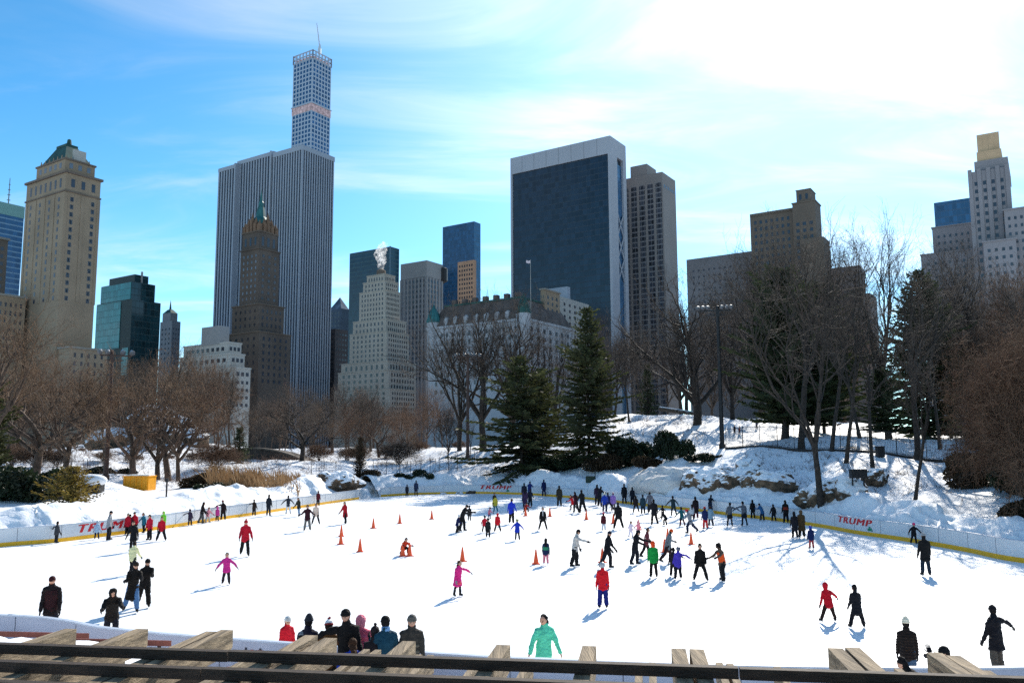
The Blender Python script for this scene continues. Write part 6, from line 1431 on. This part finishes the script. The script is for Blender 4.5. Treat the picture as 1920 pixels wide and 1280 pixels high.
# --- spectators outside the near boards
S(555,1186,17.6,170,'lean','#15151a','#17171c','beanie:#7a7c80','person in black and grey hat left of the bobble-hat row',near=True)
S(577,1160,17.9,175,'stand','#1a1624','#1a1a20','tall:#2a2a30','person in black with tall knitted hat at the near boards',near=True)
S(616,1167,17.8,190,'reach','#5a3a1c','#1c1a18','pom:#d8d8d8/#8a2a2a','child in brown jacket with striped bobble hat',near=True)
S(654,1145,17.6,10,'outM','#150f0c','#17130f','beanie:#120f0d','tall person in black with long hair and one arm out',near=True,coat=.05)
S(676,1158,17.9,185,'stand','#c8566a','#3a3a40','hood:#d87a88','child in pink and white hood behind the tall person in black',near=True)
S(668,1190,16.9,200,'bend','#143a9a','#1a1a22','long:b','child in bright blue jacket bending forward',near=True)
S(702,1180,17.2,180,'stand','#1b1518','#17171a','pom:#221c1e','child in black with black bobble hat between blue and teal jackets',near=True)
S(724,1161,17.2,200,'phone','#123848','#15151a','beanie:#15120f','woman in dark teal jacket and black beanie holding her hands to her mouth',near=True,extra='scarf#6a90b8')
S(772,1156,17.4,10,'stand','#33302c','#1a1a1c','beanie:#5a5650','man in grey plaid shirt jacket and grey cap at the end of the spectator row',near=True,extra='stripe#5a564c')
S(1735,1222,15.9,240,'bend','#121012','#141416','short:k','person in black bending low behind the big rafters at the right',near=True)
S(1797,1214,15.6,250,'camera','#121215','#141416','beanie:#121215','crouching person in black beanie aiming a camera at the right',near=True)
# --- walkers on the hill
S(1418,786,112,20,'stand','#6a6478','#1c1c22','short:k','walker in pale lilac jacket on the hill behind the iron fence')
S(1377,797,108,340,'stand','#2a2024','#1c1c20','short:k','dark-clothed walker on the hill left of the lilac one')
S(1386,799,107,20,'stand','#7a3a2a','#1c1c20','short:b','walker in rust jacket on the hill beside the dark-clothed one')
S(1570,797,112,20,'stand','#1b1b20','#1c1c20','short:k','dark walker on the hill path behind the fence, between bare trunks')
P(780,930,28,180,'stand','#24304a','#1c1c24','short:k','person in dark blue standing at the far boards near the gate')
P(763,931,22,180,'stand','#1c1e2a','#1c1c24','short:k','child in black standing at the far boards by the gate')
dg = bpy.context.evaluated_depsgraph_get(); dg.update()
_new = [bpy.data.meshes.new_from_object(o.evaluated_get(dg)) for o, m, post in PEND]
for (o, m, post), me in zip(PEND, _new):
    me.materials.clear()
    for q in m: me.materials.append(q)
    me.polygons.foreach_set('use_smooth', [True]*len(me.polygons))
    if post: post(me)
    o.modifiers.clear(); old = o.data; o.data = me; me.name = o.name.split('.')[0]; bpy.data.meshes.remove(old)
# ================================================================== CONES
CONEM = mat('orange_cone', (.85, .11, .03), rough=.5, var=.08); CONEB = mat('cone_base', (.70, .08, .025), rough=.55)
m = MB(); m.loft([(0, 0, .03), (0, 0, .12), (0, 0, .68), (0, 0, .70)], [.135, .118, .032, .02], 14); cone_a = mesh_from('body', m.v, m.f, CONEM, True)
m = MB(); m.box((0, 0, .016), (.36, .36, .03)); m.box((0, 0, .036), (.29, .29, .012)); cone_b = mesh_from('base', m.v, m.f, CONEB)
for px, by, rz, lb in ((640, 1005, .2, 'orange cone just behind another one on the left ice'), (639, 1020, .5, 'orange cone directly in front of another on the left ice'), (675, 1034, .1, 'orange cone nearest the viewer among the left cones'), (700, 990, .7, 'orange cone right of the woman in the red dress coat'), (749.5, 981, .3, 'orange cone alone between left cones and bending adult'), (809.5, 973, .4, 'orange cone left of the bending adult in black'), (867, 1052, .9, 'orange cone above the little girl in hot pink'), (1005, 1057, .2, 'orange cone beside the girl with pink leggings'), (1031, 968, .6, 'orange cone right of the person with white scarf'), (985.5, 967, .1, 'orange cone in front of the small crouching child'), (1099.5, 974, .8, 'orange cone below the adult in black with the woman in maroon'), (1150, 981, .3, 'orange cone left of the man all in black'), (1198, 993, .5, 'orange cone behind the child in pink snowsuit'), (1252, 1012, .2, 'orange cone behind the person with the orange hat'), (1246, 1035, .6, 'orange cone at the back leg of the person with orange hat'), (1296, 1020, .9, 'orange cone below the striding child with red hat'), (1129.5, 1054, .4, 'orange cone behind the skater in black with navy hat'), (755, 1042, .1, 'left orange cone before the crouching child'), (768, 1042, .5, 'right orange cone before the crouching child')):
    p = on_z(px, by); o = empty('traffic_cone', (p.x, p.y, .004), rz, lb, 'cone', 'orange cones on the ice'); obj('body', cone_a, o); obj('base', cone_b, o)
# ================================================================== WOODEN PERGOLA BELOW THE VIEWPOINT
WOODL = mat('weathered_wood', (.215, .16, .10), var=.6, scale=2.2, bump=.5, bscale=9, stretch=(14, .7, 14), rough=.85)
WOODD = mat('shade_dark_wood', (.035, .022, .014), var=.4, scale=3, bump=.4, bscale=9, stretch=(.7, 14, 14), rough=.75)  # purlins look dark as backlit; that shade is put into the base colour
REDW = mat('red_brown_bench_paint', (.16, .045, .03), rough=.6, var=.25)
PS = 4.46                                   # top of the purlins
pL, pR = on_z(0, 1204, PS), on_z(1920, 1268, PS)
ax = (pR-pL); ax.z = 0; ax.normalize(); bx = Vector((-ax.y, ax.x, 0))       # along / away from the viewer
o0 = Vector((pL.x, pL.y, 0)); PG = empty('pergola', (pL.x, pL.y, 2.2), 0, 'weathered wooden pergola with dark purlins along the bottom of the view', 'pergola')
def W(s, t, z): return o0+ax*s+bx*t+Vector((0, 0, z))-PG.location
rp_ = random.Random(2)
PUR = 'purlin'
for k, t in enumerate((0, -.37, -.74, -1.11)):
    cuts = [-2.2, 1.28+rp_.uniform(-.2, .2)+.3*k, 4.28-.2*k, 8.0]
    for i in range(3):
        j = rp_.uniform(-.006, .006); m = MB(); m.bar(W(cuts[i]+.004, t+j, PS-.03+.003*(i % 2)), W(cuts[i+1]-.004, t+j+rp_.uniform(-.01, .01), PS-.03+.003*(i % 2)), .05, .055); m.build(PUR, WOODD, PG)
def s_of(px, py, t, z):
    """position along the pergola of a bearing, on the line t away"""
    d = ray(px, py); a = o0+bx*t; D = Vector((d.x, d.y)); A = Vector((a.x, a.y)); X = Vector((ax.x, ax.y)); return -(A.x*D.y-A.y*D.x)/(X.x*D.y-X.y*D.x)
ztop = PS-.06; tip = .74
for px, py in ((133, 1178), (267, 1178), (398, 1183), (426, 1180), (584, 1190), (620, 1195), (767, 1201), (944, 1208), (1105, 1210), (1272, 1215), (1306, 1216), (1566, 1214), (1598, 1213), (1752, 1223), (1786, 1228), (-60, 1172), (2010, 1236)):
    q_ = on_z(px, py, ztop)-o0; t1 = q_.dot(bx); s = q_.dot(ax); m = MB(); h = .15; w = .085; t0 = -2.3
    prof = [(t0, ztop), (t1, ztop), (t1, ztop-.105), (t1-.05, ztop-h), (t0, ztop-h)]; v = [W(s-w/2, t, z) for t, z in prof]+[W(s+w/2, t, z) for t, z in prof]; n = 5
    m.add(v, [tuple(range(n)), tuple(range(2*n-1, n-1, -1))]+[(i, n+i, n+(i+1) % n, (i+1) % n) for i in range(n)]); ob = m.build('rafter', WOODL, PG)
for t in (-.15, -2.0):
    m = MB(); m.bar(W(-2, t, ztop-.15-.10), W(8, t, ztop-.15-.10), .14, .19); m.build('beam', WOODD, PG)
for s in (-.8, 2.2, 5.2, 7.6):
    for t in (-.15, -2.0):
        p = W(s, t, 0)+PG.location; zb = gz(p.x, p.y); m = MB(); m.bar(W(s, t, zb-.2), W(s, t, ztop-.345), .16, .16, up=(0, 1, 0)); m.build('post', WOODD, PG)
# lower pergola further down the slope
P2 = 2.95; qL, qR = on_z(0, 1196, P2), on_z(1920, 1262, P2); ax2 = (qR-qL); ax2.z = 0; ax2.normalize(); bx2 = Vector((-ax2.y, ax2.x, 0)); PG2 = empty('pergola', (qL.x, qL.y, 1.2), 0, 'smaller lower pergola whose pale rafter ends show behind the nearer one', 'pergola')
def W2(s, t, z): return Vector((qL.x, qL.y, 0))+ax2*s+bx2*t+Vector((0, 0, z))-PG2.location
for px, py in ((688, 1216), (709, 1217), (786, 1226), (808, 1227), (900, 1233), (994, 1234), (1198, 1241), (1223, 1241), (1348, 1241), (1368, 1243), (1457, 1249), (1683, 1252), (150, 1222), (230, 1222), (480, 1226), (1850, 1256)):
    p = on_z(px, py, P2); s = (p-qL).dot(ax2); tt = (p-qL).dot(bx2); m = MB(); m.bar(W2(s, tt, P2-.11), W2(s, tt-2.6, P2-.11), .085, .22); m.build('rafter', WOODL, PG2)
for t in (-.55, -2.0):
    m = MB(); m.bar(W2(-3, t, P2-.30), W2(17, t, P2-.30), .13, .16); m.build('beam', WOODD, PG2)
for s in (-1.5, 3, 7.5, 12, 15.5):
    for t in (-.55, -2.0):
        p = W2(s, t, 0)+PG2.location; m = MB(); m.bar(W2(s, t, gz(p.x, p.y)-.2), W2(s, t, P2-.385), .15, .15, up=(0, 1, 0)); m.build('post', WOODD, PG2)
# benches between boards and pergola
def bench(px, py, z, L, rz, label):
    p = on_z(px, py, z); r = empty('bench', (p.x, p.y, z-.85), rz, label, 'bench')
    for k in range(2): m = MB(); m.bar((-L/2, 0, .62+.2*k), (L/2, 0, .62+.2*k), .04, .12); m.build('back_slat', REDW, r)
    m = MB(); m.box((0, -.28, .44), (L, .42, .05)); m.build('seat', REDW, r)
    for q in (-L/2+.3, L/2-.3):
        m = MB(); m.bar((q, .04, -.35), (q, .04, .86), .06, .06, up=(0, 1, 0)); m.bar((q, -.44, -.35), (q, -.44, .42), .06, .06, up=(0, 1, 0)); m.build('leg', STEEL, r)
bench(35, 1186, 1.25, 3.6, -.12, 'red-brown bench by the near boards at the left edge')
bench(205, 1200, 1.25, 3.0, -.12, 'red-brown bench by the near boards between the first two rafter ends')
bench(405, 1255, 1.0, 2.2, .5, 'red bench turned askew in the snow below the twin rafter ends')
bench(430, 1276, 1.0, 1.8, .6, 'second red bench askew in the snow under the pergola')
